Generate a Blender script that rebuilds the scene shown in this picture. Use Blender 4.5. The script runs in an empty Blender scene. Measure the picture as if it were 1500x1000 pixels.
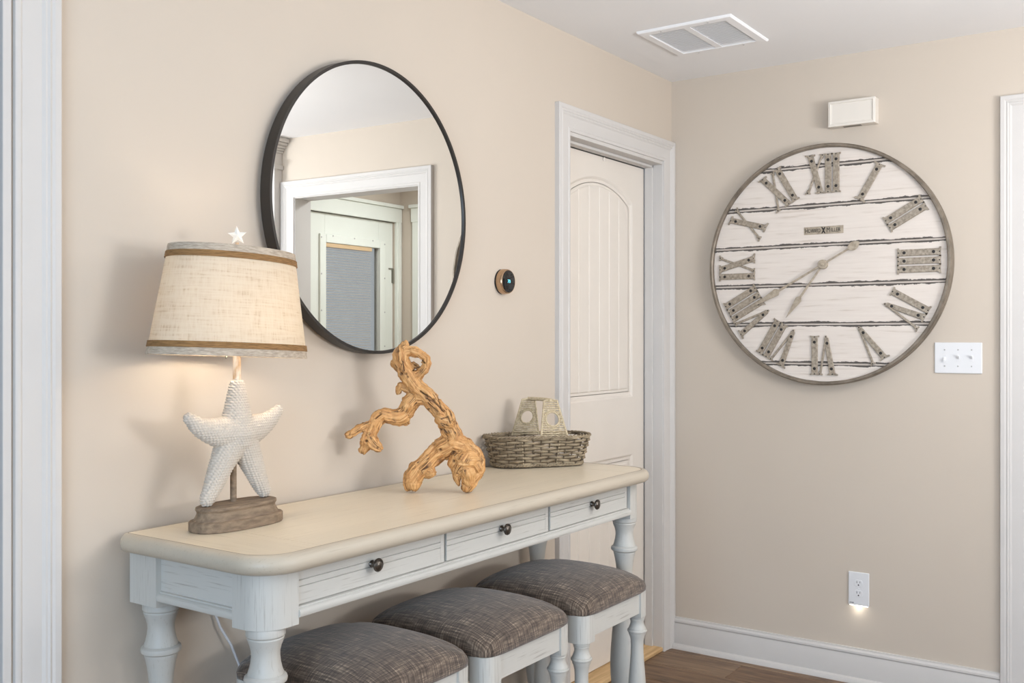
import bpy, bmesh, math, random
from mathutils import Vector, Matrix, noise
random.seed(7)
R = math.radians
PI = math.pi
C = bpy.context.scene.collection
scene = bpy.context.scene

# ------------------------------------------------------------------ camera, world, lights, exposure
cam_d = bpy.data.cameras.new('camera')
cam_d.sensor_width = 36.0
cam_d.lens = 35.29
cam_d.shift_y = -0.00543
cam_d.clip_start = 0.05
cam = bpy.data.objects.new('camera', cam_d)
C.objects.link(cam)
cam.location = (-3.9643, -1.913, 1.3414)
cam.rotation_euler = (R(90), 0, R(34.79 - 90))
scene.camera = cam

scene.view_settings.view_transform = 'Standard'
scene.view_settings.look = 'None'
scene.view_settings.exposure = 0.0
scene.view_settings.gamma = 1.0
scene.view_settings.use_curve_mapping = False

w = bpy.data.worlds.new('daylight')
scene.world = w
w.use_nodes = True
w.node_tree.nodes['Background'].inputs['Color'].default_value = (0.80, 0.86, 0.92, 1)
w.node_tree.nodes['Background'].inputs['Strength'].default_value = 0.55


def area(name, loc, aim, sx, sy, power, col):
    d = bpy.data.lights.new(name, 'AREA')
    d.shape = 'RECTANGLE'; d.size = sx; d.size_y = sy; d.energy = power; d.color = col
    o = bpy.data.objects.new(name, d); C.objects.link(o)
    o.location = loc
    o.rotation_euler = (Vector(aim) - Vector(loc)).to_track_quat('-Z', 'Y').to_euler()
    return o


# daylight from windows behind and right of the camera, plus two added fills
area('window_daylight_right', (-2.5, -4.36, 1.75), (-2.1, 0, 1.6), 2.6, 1.25, 14, (1.0, 0.965, 0.93))
area('window_daylight_front', (-6.12, -2.4, 1.45), (0, -1.9, 1.0), 2.2, 1.6, 112, (0.60, 0.79, 1.0))
area('entry_fill', (0.75, -1.75, 2.42), (0.75, -1.75, 0), 0.35, 0.35, 17, (0.93, 0.97, 1.0))  # unseen lamp added overhead to brighten the entry reflected in the mirror
pl = bpy.data.lights.new('foyer_ceiling_light', 'POINT')
pl.energy = 16.0; pl.shadow_soft_size = 0.22; pl.color = (1.0, 0.95, 0.89)
po = bpy.data.objects.new('foyer_ceiling_light', pl); C.objects.link(po); po.location = (-1.3, -1.75, 1.95)
area('ceiling_fill', (-1.9, -3.6, 1.45), (-1.7, -3.1, 2.44), 0.9, 0.9, 92, (0.95, 0.97, 1.0))  # added upward fill to lift the ceiling, no actual floor lamp


# ------------------------------------------------------------------ helpers
def lin(r, g, b):
    f = lambda c: (c / 255 / 12.92) if c / 255 <= 0.04045 else ((c / 255 + 0.055) / 1.055) ** 2.4
    return (f(r), f(g), f(b), 1.0)


class NT:
    """small node builder"""
    def __init__(self, name):
        self.m = bpy.data.materials.new(name)
        self.m.use_nodes = True
        self.t = self.m.node_tree
        self.b = self.t.nodes['Principled BSDF']
        self.out = self.t.nodes['Material Output']

    def n(self, typ, **kw):
        nd = self.t.nodes.new(typ)
        for k, v in kw.items():
            if k.startswith('i_'):
                key = k[2:]
                key = int(key) if key.isdigit() else key.replace('_', ' ')
                nd.inputs[key].default_value = v
            else:
                setattr(nd, k, v)
        return nd

    def l(self, a, b):
        self.t.links.new(a, b)

    def setb(self, **kw):
        for k, v in kw.items():
            self.b.inputs[k.replace('_', ' ')].default_value = v
        return self

    def coords(self, scale=(1, 1, 1), kind='Object', rot=(0, 0, 0)):
        tc = self.n('ShaderNodeTexCoord')
        mp = self.n('ShaderNodeMapping')
        mp.inputs['Scale'].default_value = scale
        mp.inputs['Rotation'].default_value = rot
        self.l(tc.outputs[kind], mp.inputs['Vector'])
        return mp.outputs['Vector']

    def noise(self, vec, scale, detail=4, rough=0.55, dist=0.0):
        nd = self.n('ShaderNodeTexNoise')
        nd.inputs['Scale'].default_value = scale
        nd.inputs['Detail'].default_value = detail
        nd.inputs['Roughness'].default_value = rough
        nd.inputs['Distortion'].default_value = dist
        if vec is not None:
            self.l(vec, nd.inputs['Vector'])
        return nd.outputs['Fac']

    def ramp(self, fac, stops):
        r = self.n('ShaderNodeValToRGB')
        el = r.color_ramp.elements
        while len(el) < len(stops):
            el.new(0.5)
        for e, (p, c) in zip(el, stops):
            e.position = p
            e.color = c if len(c) == 4 else (*c, 1)
        self.l(fac, r.inputs['Fac'])
        return r.outputs['Color']

    def mix(self, fac, a, b, blend='MIX'):
        m = self.n('ShaderNodeMix', data_type='RGBA', blend_type=blend)
        for val, sock in ((fac, m.inputs[0]), (a, m.inputs[6]), (b, m.inputs[7])):
            if hasattr(val, 'is_linked') or isinstance(val, bpy.types.NodeSocket):
                self.l(val, sock)
            else:
                sock.default_value = val
        return m.outputs[2]

    def math(self, op, a, b=0.0):
        m = self.n('ShaderNodeMath', operation=op)
        for val, sock in ((a, m.inputs[0]), (b, m.inputs[1])):
            if isinstance(val, bpy.types.NodeSocket):
                self.l(val, sock)
            else:
                sock.default_value = val
        return m.outputs[0]

    def bump(self, h, strength=0.2, dist=0.002):
        b = self.n('ShaderNodeBump')
        b.inputs['Strength'].default_value = strength
        b.inputs['Distance'].default_value = dist
        self.l(h, b.inputs['Height'])
        self.l(b.outputs['Normal'], self.b.inputs['Normal'])

    def color(self, sock):
        self.l(sock, self.b.inputs['Base Color'])


def plain(name, col, rough=0.5, metal=0.0, spec=0.5, var=0.04):
    k = NT(name)
    k.setb(Roughness=rough, Metallic=metal)
    k.b.inputs['Specular IOR Level'].default_value = spec
    f = k.noise(k.coords((1, 1, 1)), 9, 3)
    a = tuple(c * (1 - var) for c in col[:3]) + (1,)
    b = tuple(min(1, c * (1 + var)) for c in col[:3]) + (1,)
    k.color(k.ramp(f, [(0.35, a), (0.65, b)]))
    return k.m


BOX_F = [(0, 3, 2, 1), (4, 5, 6, 7), (0, 1, 5, 4), (1, 2, 6, 5), (2, 3, 7, 6), (3, 0, 4, 7)]


class MB:
    """collects simple solids into one mesh"""
    def __init__(self):
        self.v = []; self.f = []; self.mi = []; self.cur = 0

    def add(self, vs, fs):
        o = len(self.v)
        self.v += [tuple(p) for p in vs]
        self.f += [tuple(i + o for i in f) for f in fs]
        self.mi += [self.cur] * len(fs)
        return self

    def box(self, x0, x1, y0, y1, z0, z1):
        x0, x1 = min(x0, x1), max(x0, x1); y0, y1 = min(y0, y1), max(y0, y1); z0, z1 = min(z0, z1), max(z0, z1)
        return self.add([(x0, y0, z0), (x1, y0, z0), (x1, y1, z0), (x0, y1, z0),
                         (x0, y0, z1), (x1, y0, z1), (x1, y1, z1), (x0, y1, z1)], BOX_F)

    def prism(self, poly, z0, z1, top_in=0.0):
        """poly: CCW list of (x, y)"""
        n = len(poly)
        vs = [(x, y, z0) for x, y in poly] + [(x, y, z1) for x, y in poly]
        fs = [tuple(range(n - 1, -1, -1)), tuple(range(n, 2 * n))]
        fs += [(i, (i + 1) % n, n + (i + 1) % n, n + i) for i in range(n)]
        return self.add(vs, fs)

    def rings(self, rings, cap0=True, cap1=True, closed=True, loop=False):
        n = len(rings[0]); m = len(rings)
        vs = [p for r in rings for p in r]
        fs = []
        last = m if loop else m - 1
        for i in range(last):
            j = (i + 1) % m
            for k in range(n if closed else n - 1):
                k2 = (k + 1) % n
                fs.append((i * n + k, i * n + k2, j * n + k2, j * n + k))
        if cap0 and not loop:
            fs.append(tuple(range(n - 1, -1, -1)))
        if cap1 and not loop:
            fs.append(tuple((m - 1) * n + k for k in range(n)))
        return self.add(vs, fs)

    def lathe(self, prof, n=32, c=(0, 0, 0), axis='z', sx=1.0, sy=1.0):
        rings = []
        for r, z in prof:
            ring = []
            for k in range(n):
                a = 2 * PI * k / n
                p = (r * math.cos(a) * sx, r * math.sin(a) * sy, z)
                if axis == 'x':
                    p = (p[2], p[0], p[1])
                elif axis == 'y':
                    p = (p[1], p[2], p[0])
                ring.append((p[0] + c[0], p[1] + c[1], p[2] + c[2]))
            rings.append(ring)
        return self.rings(rings)

    def tube(self, pts, rad, n=8, loop=False, flat=1.0):
        pts = [Vector(p) for p in pts]
        m = len(pts)
        if not hasattr(rad, '__len__'):
            rad = [rad] * m
        rings = []
        up = None
        for i, p in enumerate(pts):
            a = pts[(i - 1) % m] if (loop or i > 0) else p
            b = pts[(i + 1) % m] if (loop or i < m - 1) else p
            t = (b - a)
            t = t.normalized() if t.length > 1e-9 else Vector((0, 0, 1))
            if up is None:
                up = Vector((0, 0, 1)) if abs(t.z) < 0.9 else Vector((1, 0, 0))
            u = (up - t * up.dot(t))
            u = u.normalized() if u.length > 1e-6 else t.orthogonal().normalized()
            up = u
            v = t.cross(u)
            rings.append([tuple(p + (u * math.cos(2 * PI * k / n) + v * math.sin(2 * PI * k / n) * flat) * rad[i]) for k in range(n)])
        return self.rings(rings, loop=loop)

    def build(self, name, mat, parent=None, smooth=None, bevel=0.0, seg=2):
        me = bpy.data.meshes.new(name)
        me.from_pydata(self.v, [], self.f)
        mats = mat if isinstance(mat, (list, tuple)) else [mat]
        for m in mats:
            me.materials.append(m)
        if len(mats) > 1:
            me.polygons.foreach_set('material_index', self.mi)
        bm = bmesh.new(); bm.from_mesh(me)
        bmesh.ops.recalc_face_normals(bm, faces=bm.faces)
        bm.to_mesh(me); bm.free()
        if smooth is not None:
            me.polygons.foreach_set('use_smooth', [True] * len(me.polygons))
            me.set_sharp_from_angle(angle=R(smooth))
        me.update()
        o = bpy.data.objects.new(name, me)
        C.objects.link(o)
        if parent is not None:
            o.parent = parent
        if bevel > 0:
            bv = o.modifiers.new('bevel', 'BEVEL')
            bv.width = bevel; bv.segments = seg; bv.limit_method = 'ANGLE'; bv.angle_limit = R(40)
            bv.harden_normals = False
        return o


def tag(o, label=None, cat=None, group=None, kind=None):
    if label: o['label'] = label
    if cat: o['category'] = cat
    if group: o['group'] = group
    if kind: o['kind'] = kind
    return o


def empty(name, loc, label, cat, group=None, mat=None):
    o = bpy.data.objects.new(name, None)
    C.objects.link(o)
    o.empty_display_size = 0.1
    if mat is not None:
        o.matrix_world = Matrix.Translation(Vector(loc)) @ mat
    else:
        o.location = loc
    return tag(o, label, cat, group)


# frames for things hung on a wall: local x = right, y = up, z = out of the wall
M_BACK = Matrix(((0, 0, -1, 0), (-1, 0, 0, 0), (0, 1, 0, 0), (0, 0, 0, 1)))
M_LEFT = Matrix(((1, 0, 0, 0), (0, 0, -1, 0), (0, 1, 0, 0), (0, 0, 0, 1)))
M_CEIL = Matrix(((1, 0, 0, 0), (0, -1, 0, 0), (0, 0, -1, 0), (0, 0, 0, 1)))


def struct(o, label, cat):
    return tag(o, label, cat, kind='structure')


# ------------------------------------------------------------------ materials
def m_wall():
    k = NT('beige wall paint')
    k.setb(Roughness=0.8)
    k.b.inputs['Specular IOR Level'].default_value = 0.15
    v = k.coords()
    f = k.noise(v, 1.2, 3)
    k.color(k.ramp(f, [(0.3, lin(198, 186, 172)), (0.7, lin(202, 190, 176))]))
    k.bump(k.noise(v, 260, 2), 0.06, 0.001)
    return k.m


def m_ceiling():
    k = NT('flat white ceiling paint')
    k.setb(Roughness=0.9)
    v = k.coords()
    k.color(k.ramp(k.noise(v, 2, 2), [(0.3, lin(234, 234, 235)), (0.7, lin(237, 237, 238))]))
    k.bump(k.noise(v, 200, 2), 0.05, 0.001)
    return k.m


def m_painted_wood(name, light, dark, axis='x', amount=0.5, rough=0.42):
    k = NT(name)
    k.setb(Roughness=rough)
    k.b.inputs['Specular IOR Level'].default_value = 0.3
    sc = {'x': (5, 170, 170), 'y': (170, 5, 170), 'z': (170, 170, 5)}[axis]
    sc2 = {'x': (1.2, 14, 14), 'y': (14, 1.2, 14), 'z': (14, 14, 1.2)}[axis]
    v = k.coords(sc)
    v2 = k.coords(sc2)
    g = k.noise(v, 1.6, 5, 0.6, 0.3)
    broad = k.noise(v2, 1.0, 3)
    base = k.ramp(broad, [(0.3, tuple(c * 0.93 for c in light[:3])), (0.7, light)])
    streak = k.ramp(g, [(0.30, (1, 1, 1)), (0.42, (0, 0, 0))])
    fac = k.math('MULTIPLY', streak, amount)
    k.color(k.mix(fac, base, dark))
    k.bump(g, 0.12, 0.001)
    return k.m


def m_floor(name='rustic brown plank floor'):
    k = NT(name)
    k.setb(Roughness=0.5)
    oi = k.n('ShaderNodeObjectInfo')
    tc = k.n('ShaderNodeTexCoord')
    ad = k.n('ShaderNodeVectorMath', operation='ADD')
    sc = k.n('ShaderNodeVectorMath', operation='SCALE')
    k.l(oi.outputs['Location'], sc.inputs[0]); sc.inputs['Scale'].default_value = 3.7
    k.l(tc.outputs['Object'], ad.inputs[0]); k.l(sc.outputs[0], ad.inputs[1])
    mp = k.n('ShaderNodeMapping'); mp.inputs['Scale'].default_value = (22, 2.2, 22)
    k.l(ad.outputs[0], mp.inputs['Vector'])
    g = k.noise(mp.outputs['Vector'], 1.5, 7, 0.68, 0.8)
    mp2 = k.n('ShaderNodeMapping'); mp2.inputs['Scale'].default_value = (7, 3, 7)
    k.l(ad.outputs[0], mp2.inputs['Vector'])
    knots = k.n('ShaderNodeTexVoronoi'); knots.inputs['Scale'].default_value = 1.1
    k.l(mp2.outputs['Vector'], knots.inputs['Vector'])
    kn = k.ramp(knots.outputs['Distance'], [(0.03, (1, 1, 1)), (0.2, (0, 0, 0))])
    col = k.ramp(g, [(0.25, lin(76, 59, 46)), (0.43, lin(120, 97, 77)), (0.60, lin(144, 119, 95)), (0.78, lin(172, 146, 116))])
    col = k.mix(k.math('MULTIPLY', kn, 0.55), col, lin(60, 45, 34))
    tint = k.ramp(oi.outputs['Random'], [(0, lin(225, 215, 205)), (1, lin(255, 255, 255))])
    col = k.mix(1.0, col, tint, 'MULTIPLY')
    k.color(col)
    k.bump(g, 0.3, 0.002)
    return k.m


def m_tweed():
    k = NT('dark brown slub linen')
    k.setb(Roughness=0.95)
    k.b.inputs['Sheen Weight'].default_value = 0.25
    v1 = k.coords((420, 26, 1), 'UV')
    v2 = k.coords((26, 420, 1), 'UV')
    a = k.noise(v1, 1.0, 3, 0.6)
    b = k.noise(v2, 1.0, 3, 0.6)
    sl = k.noise(k.coords((230, 11, 1), 'UV'), 1.0, 2, 0.5)
    sl2 = k.noise(k.coords((11, 230, 1), 'UV'), 1.0, 2, 0.5)
    s = k.math('ADD', k.math('MULTIPLY', a, 0.5), k.math('MULTIPLY', b, 0.5))
    s = k.math('ADD', s, k.math('MULTIPLY', k.math('SUBTRACT', sl, 0.5), 0.42))
    s = k.math('ADD', s, k.math('MULTIPLY', k.math('SUBTRACT', sl2, 0.5), 0.22))
    col = k.ramp(s, [(0.33, lin(45, 36, 30)), (0.46, lin(80, 67, 57)), (0.56, lin(106, 91, 78)), (0.70, lin(166, 148, 128))])
    k.color(col)
    k.bump(s, 0.5, 0.0015)
    return k.m


def m_driftwood():
    k = NT('golden driftwood')
    k.setb(Roughness=0.6)
    at = k.n('ShaderNodeAttribute', attribute_name='grain')
    mp = k.n('ShaderNodeMapping'); mp.inputs['Scale'].default_value = (1, 1, 1)
    k.l(at.outputs['Vector'], mp.inputs['Vector'])
    g = k.noise(mp.outputs['Vector'], 2.2, 6, 0.6, 0.9)
    g2 = k.noise(mp.outputs['Vector'], 0.9, 3, 0.5, 1.2)
    col = k.ramp(g, [(0.28, lin(126, 80, 40)), (0.40, lin(184, 130, 76)), (0.53, lin(208, 158, 100)), (0.74, lin(226, 184, 130))])
    cr = k.ramp(g2, [(0.455, (0, 0, 0)), (0.485, (1, 1, 1)), (0.50, (1, 1, 1)), (0.525, (0, 0, 0))])
    v = k.coords()
    msk = k.ramp(k.noise(v, 26, 2), [(0.46, (0, 0, 0)), (0.55, (1, 1, 1))])
    f = k.math('MULTIPLY', cr, msk)
    ca = k.n('ShaderNodeAttribute', attribute_name='crevice')
    f = k.math('MAXIMUM', k.math('MULTIPLY', f, 0.95), ca.outputs['Fac'])
    col = k.mix(f, col, lin(70, 40, 18))
    k.color(col)
    k.bump(g, 0.5, 0.002)
    return k.m


def m_linen_shade():
    k = NT('oatmeal linen shade')
    k.setb(Roughness=0.9)
    a = k.noise(k.coords((9, 9, 160)), 1.6, 3)
    b = k.noise(k.coords((160, 160, 9)), 1.6, 3)
    blotch = k.noise(k.coords((40, 40, 40)), 1.5, 3)
    s = k.math('ADD', k.math('MULTIPLY', a, 0.5), k.math('MULTIPLY', b, 0.4))
    s = k.math('ADD', s, k.math('MULTIPLY', blotch, 0.15))
    col = k.ramp(s, [(0.36, lin(206, 192, 170)), (0.46, lin(226, 216, 200)), (0.58, lin(232, 224, 210))])
    k.color(col)
    tr = k.n('ShaderNodeBsdfTranslucent')
    k.l(col, tr.inputs['Color'])
    mx = k.n('ShaderNodeMixShader'); mx.inputs[0].default_value = 0.52
    k.l(k.b.outputs[0], mx.inputs[1]); k.l(tr.outputs[0], mx.inputs[2])
    k.l(mx.outputs[0], k.out.inputs['Surface'])
    k.bump(s, 0.3, 0.001)
    return k.m


def m_fibre(name, c0, c1, scale=(8, 8, 300), rough=0.9):
    k = NT(name)
    k.setb(Roughness=rough)
    f = k.noise(k.coords(scale), 1.5, 4, 0.6)
    k.color(k.ramp(f, [(0.35, c0), (0.65, c1)]))
    k.bump(f, 0.4, 0.001)
    return k.m


def m_clock_face():
    k = NT('distressed white plank')
    k.setb(Roughness=0.7)
    k.b.inputs['Specular IOR Level'].default_value = 0.15
    tc = k.n('ShaderNodeTexCoord')
    sep = k.n('ShaderNodeSeparateXYZ')
    k.l(tc.outputs['Object'], sep.inputs[0])
    y = sep.outputs['Y']
    fr = k.math('FRACT', k.math('ADD', k.math('DIVIDE', y, 0.1556), 10.0))
    d = k.math('MULTIPLY', k.math('ABSOLUTE', k.math('SUBTRACT', fr, 0.5)), 0.1556)   # metres from a joint
    n1 = k.noise(k.coords((38, 110, 1)), 1.0, 5, 0.7)
    n2 = k.noise(k.coords((9, 30, 1)), 1.0, 2, 0.5)
    # band between 3.2 mm and 3.2 + 6 mm * noise
    hi = k.math('ADD', 0.0016, k.math('MULTIPLY', k.math('MULTIPLY', n1, n2), 0.030))
    inside = k.math('MULTIPLY', k.math('GREATER_THAN', d, 0.0030), k.math('LESS_THAN', d, hi))
    grain = k.noise(k.coords((5, 90, 1)), 1.0, 4, 0.6)
    base = k.ramp(grain, [(0.28, lin(198, 186, 174)), (0.42, lin(216, 206, 197)), (0.7, lin(221, 212, 203))])
    col = k.mix(k.math('MULTIPLY', inside, 0.92), base, lin(62, 58, 55))
    k.color(col)
    k.bump(grain, 0.15, 0.001)
    return k.m


MAT = {}
MAT['wall'] = m_wall()
MAT['ceil'] = m_ceiling()
MAT['trim'] = plain('white trim paint', lin(203, 199, 195), 0.6, spec=0.2, var=0.01)
MAT['door'] = plain('warm white door paint', lin(224, 216, 206), 0.6, spec=0.2, var=0.01)
MAT['entry'] = plain('greenish white entry paint', lin(226, 228, 220), 0.4, var=0.01)
MAT['paint_x'] = m_painted_wood('whitewashed paint along x', lin(196, 194, 188), lin(122, 114, 104), 'x', 0.5)
MAT['paint_y'] = m_painted_wood('whitewashed paint along y', lin(196, 194, 188), lin(122, 114, 104), 'y', 0.5)
MAT['paint_z'] = m_painted_wood('whitewashed paint upright', lin(196, 194, 188), lin(122, 114, 104), 'z', 0.5)
MAT['leg'] = m_painted_wood('grey white turned leg paint', lin(190, 188, 182), lin(150, 142, 130), 'z', 0.35)
MAT['top_x'] = m_painted_wood('tan washed table top', lin(222, 209, 187), lin(182, 164, 138), 'x', 0.55, 0.33)
MAT['top_y'] = m_painted_wood('tan washed breadboard', lin(222, 209, 187), lin(182, 164, 138), 'y', 0.55, 0.33)
MAT['edge'] = m_painted_wood('greige table edge', lin(190, 179, 162), lin(148, 134, 114), 'x', 0.35, 0.34)
MAT['glaze'] = plain('brown glaze line', lin(128, 112, 94), 0.6)
MAT['floor'] = m_floor()
MAT['oak'] = m_fibre('raw oak threshold', lin(196, 160, 112), lin(222, 188, 140), (3, 40, 40), 0.6)
MAT['tweed'] = m_tweed()
MAT['drift'] = m_driftwood()
MAT['shade'] = m_linen_shade()
MAT['shade_trim'] = m_fibre('grey linen border', lin(158, 144, 128), lin(192, 178, 160), (40, 40, 200))
MAT['jute'] = m_fibre('jute cord band', lin(112, 82, 48), lin(156, 118, 74), (30, 30, 500))
MAT['bright'] = plain('glossy white resin', lin(236, 231, 222), 0.5, var=0.01)
MAT['star'] = plain('chalk white resin', lin(196, 186, 174), 0.85, spec=0.1, var=0.02)
MAT['base_wood'] = m_fibre('weathered brown wood', lin(112, 95, 78), lin(146, 126, 104), (14, 60, 60), 0.85)
MAT['stem'] = m_fibre('whitewashed stem', lin(196, 158, 116), lin(236, 224, 208), (60, 60, 14), 0.8)
MAT['black'] = plain('satin black metal', lin(44, 40, 37), 0.4, 0.2)
MAT['pewter'] = m_fibre('brushed pewter', lin(138, 127, 113), lin(178, 166, 150), (60, 60, 60), 0.5)
MAT['pewter'].node_tree.nodes['Principled BSDF'].inputs['Metallic'].default_value = 0.35
MAT['bezel'] = m_fibre('aged metal band', lin(112, 102, 90), lin(142, 131, 117), (12, 12, 12), 0.45)
MAT['bezel'].node_tree.nodes['Principled BSDF'].inputs['Metallic'].default_value = 0.4
MAT['hand'] = m_fibre('clock hand metal', lin(146, 134, 117), lin(178, 165, 147), (40, 40, 40), 0.45)
MAT['rivet'] = plain('dark rivet hole', lin(36, 31, 28), 0.5)
MAT['face'] = m_clock_face()
MAT['dark'] = plain('dark gap', lin(40, 37, 34), 0.8)
MAT['ink'] = plain('black print', lin(40, 36, 32), 0.7)
MAT['plate'] = plain('bright white plastic', lin(222, 222, 223), 0.45, var=0.005)
MAT['chime'] = plain('ivory plastic', lin(222, 215, 205), 0.4, var=0.01)
MAT['slot'] = plain('dark slot', lin(60, 56, 52), 0.6)
MAT['grey'] = plain('grey plastic', lin(176, 174, 172), 0.5)
MAT['bronze'] = plain('antique pewter knob', lin(92, 86, 80), 0.3, 0.85)
MAT['steel'] = plain('brushed copper steel', lin(190, 160, 130), 0.25, 0.9)
MAT['screen'] = plain('black glass', lin(14, 14, 16), 0.06)
MAT['cord'] = plain('white cord', lin(206, 204, 206), 0.5)
MAT['wicker'] = m_fibre('grey brown wicker', lin(108, 93, 73), lin(162, 146, 120), (16, 16, 60), 0.8)
MAT['wicker_d'] = m_fibre('dark wicker stakes', lin(84, 71, 55), lin(112, 97, 77), (16, 16, 60), 0.85)
MAT['wicker_l'] = m_fibre('pale wicker', lin(172, 155, 126), lin(206, 190, 160), (90, 90, 90), 0.8)
MAT['siding'] = plain('grey lap siding', lin(128, 130, 138), 0.8)
MAT['brass'] = plain('tarnished hinge', lin(150, 148, 138), 0.35, 0.8)
MAT['tan'] = plain('tan blind rail', lin(206, 176, 138), 0.6)
MAT['slatm'] = plain('pale blind slat', lin(196, 186, 176), 0.5)

kk = NT('mirror silver'); kk.setb(Roughness=0.0, Metallic=1.0); kk.b.inputs['Base Color'].default_value = (0.92, 0.93, 0.92, 1)
MAT['mirror'] = kk.m
kk = NT('clear glass'); kk.setb(Roughness=0.0, IOR=1.45); kk.b.inputs['Transmission Weight'].default_value = 1.0
MAT['glass'] = kk.m
kk = NT('cyan display digits'); kk.setb(Roughness=0.5)
kk.b.inputs['Base Color'].default_value = lin(120, 225, 240); kk.b.inputs['Emission Color'].default_value = lin(120, 225, 240); kk.b.inputs['Emission Strength'].default_value = 0.9
MAT['digits'] = kk.m
kk = NT('night light strip'); kk.b.inputs['Emission Color'].default_value = (1, 0.97, 0.85, 1); kk.b.inputs['Emission Strength'].default_value = 6.0
MAT['led'] = kk.m
kk = NT('warm bulb'); kk.b.inputs['Emission Color'].default_value = (1, 0.82, 0.6, 1); kk.b.inputs['Emission Strength'].default_value = 8.0
MAT['bulb'] = kk.m

# ------------------------------------------------------------------ setting
H = 2.44
T = 0.12
mb = MB()
mb.box(-6.3, 1.5, -4.6, 1.5, -0.12, -0.004)
floor = struct(mb.build('floor', MAT['floor']), 'rustic brown wooden plank floor', 'floor')
# individual planks where the photograph shows the floor (and a little around)
pw = 0.18
plank_mesh = None
xr = 0.11
row = 0
while xr > -2.3:
    y = 0.12 - (row * 0.47) % 1.22
    y += 1.22 if y < -0.3 else 0
    first = True
    while y > -2.4:
        y1 = 0.12 if first else y
        y0 = max(y - 1.22, -3.4)
        if first:
            y0 = y
            first = False
            if y1 - y0 < 0.05:
                continue
        m = MB().box(xr - pw + 0.0012, xr - 0.0012, y0 + 0.0012, y1 - 0.0012, -0.012, 0.0)
        # centre the mesh so every plank has its own object space
        cx, cy = xr - pw / 2, (y0 + y1) / 2
        m.v = [(a - cx, b - cy, c) for a, b, c in m.v]
        p = m.build('plank', MAT['floor'], floor, bevel=0.0018, seg=1)
        p.location = (cx, cy, 0)
        if y0 == y:
            pass
        else:
            y -= 1.22
    xr -= pw
    row += 1

mb = MB().box(-6.3, 1.5, -4.6, 1.5, H, H + 0.1)
struct(mb.build('ceiling', MAT['ceil']), 'flat white ceiling', 'ceiling')

DX0, DX1, DZ = -0.853, -0.092, 2.072          # closet door opening in the left wall
LX0, LX1, LZ = -3.95, -2.918, 2.10            # cased opening at the left edge of the photo
mb = MB()
mb.box(LX1, DX0, 0, T, 0, H); mb.box(DX0, DX1, 0, T, DZ, H); mb.box(DX1, T, 0, T, 0, H)
mb.box(LX0, LX1, 0, T, LZ, H); mb.box(-6.3, LX0, 0, T, 0, H)
struct(mb.build('wall_left', MAT['wall']), 'beige painted wall behind the console table and mirror', 'wall')

OY0, OY1, OZ = -2.262, -1.388, 2.108          # cased opening to the entry in the back wall
mb = MB()
mb.box(0, T, OY1, 0.0, 0, H); mb.box(0, T, OY0, OY1, OZ, H); mb.box(0, T, -4.6, OY0, 0, H)
struct(mb.build('wall_back', MAT['wall']), 'beige painted wall carrying the big plank clock', 'wall')

mb = MB()   # wall with window behind the camera
mb.box(-6.3, -6.18, -4.6, 0, 0, 0.6); mb.box(-6.3, -6.18, -4.6, 0, 2.3, H)
mb.box(-6.3, -6.18, -4.6, -3.55, 0.6, 2.3); mb.box(-6.3, -6.18, -1.25, 0, 0.6, 2.3)
struct(mb.build('wall_front', MAT['wall']), 'beige wall with a window behind the camera', 'wall')
mb = MB()
mb.box(-6.3, T, -4.6, -4.46, 0, 1.05); mb.box(-6.3, T, -4.6, -4.46, 2.42, H)
mb.box(-6.3, -3.85, -4.6, -4.46, 1.05, 2.42); mb.box(-1.15, T, -4.6, -4.46, 1.05, 2.42)
struct(mb.build('wall_right', MAT['wall']), 'beige wall with a wide window right of the camera', 'wall')
# hallway behind the opening at the left edge
mb = MB()
mb.box(-5.2, -2.3, 1.3, 1.4, 0, H); mb.box(-5.2, -5.1, T, 1.3, 0, H); mb.box(-2.4, -2.3, T, 1.3, 0, H)
struct(mb.build('wall_hall', MAT['wall']), 'beige hallway wall beyond the left opening', 'wall')
# closet behind the panelled door
mb = MB()
mb.box(-1.0, T, 0.5, 0.55, 0, H); mb.box(-1.05, -1.0, T, 0.55, 0, H); mb.box(T, T + 0.05, 0, 0.55, 0, H)
struct(mb.build('wall_closet', MAT['wall']), 'closet wall hidden behind the panelled door', 'wall')
# entry vestibule seen in the mirror
VY, VX = -2.60, 1.335
EX0, EX1, EZ = 0.335, 1.275, 2.115
mb = MB()
mb.box(T, EX0, VY - T, VY, 0, H); mb.box(EX0, EX1, VY - T, VY, EZ, H); mb.box(EX1, 1.5, VY - T, VY, 0, H)
struct(mb.build('wall_entry', MAT['wall']), 'entry wall around the glazed door seen in the mirror', 'wall')
mb = MB()
mb.box(VX, VX + T, VY, -1.0, 0, H)
struct(mb.build('wall_far', MAT['wall']), 'far entry wall seen in the mirror', 'wall')
mb = MB().box(T, VX, -1.1, -1.0, 0, H)
struct(mb.build('wall_near', MAT['wall']), 'entry wall opposite the glazed door', 'wall')

# casing: profile (distance from the opening edge, projection from wall)
CASE = [(0.0, 0.0), (0.0, 0.0095), (0.004, 0.0115), (0.010, 0.0115), (0.014, 0.009), (0.018, 0.0105), (0.052, 0.0125),
        (0.058, 0.0165), (0.062, 0.0165), (0.066, 0.0195), (0.071, 0.0175), (0.076, 0.0205), (0.0885, 0.0205), (0.0905, 0.0185), (0.0905, 0.0)]


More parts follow.
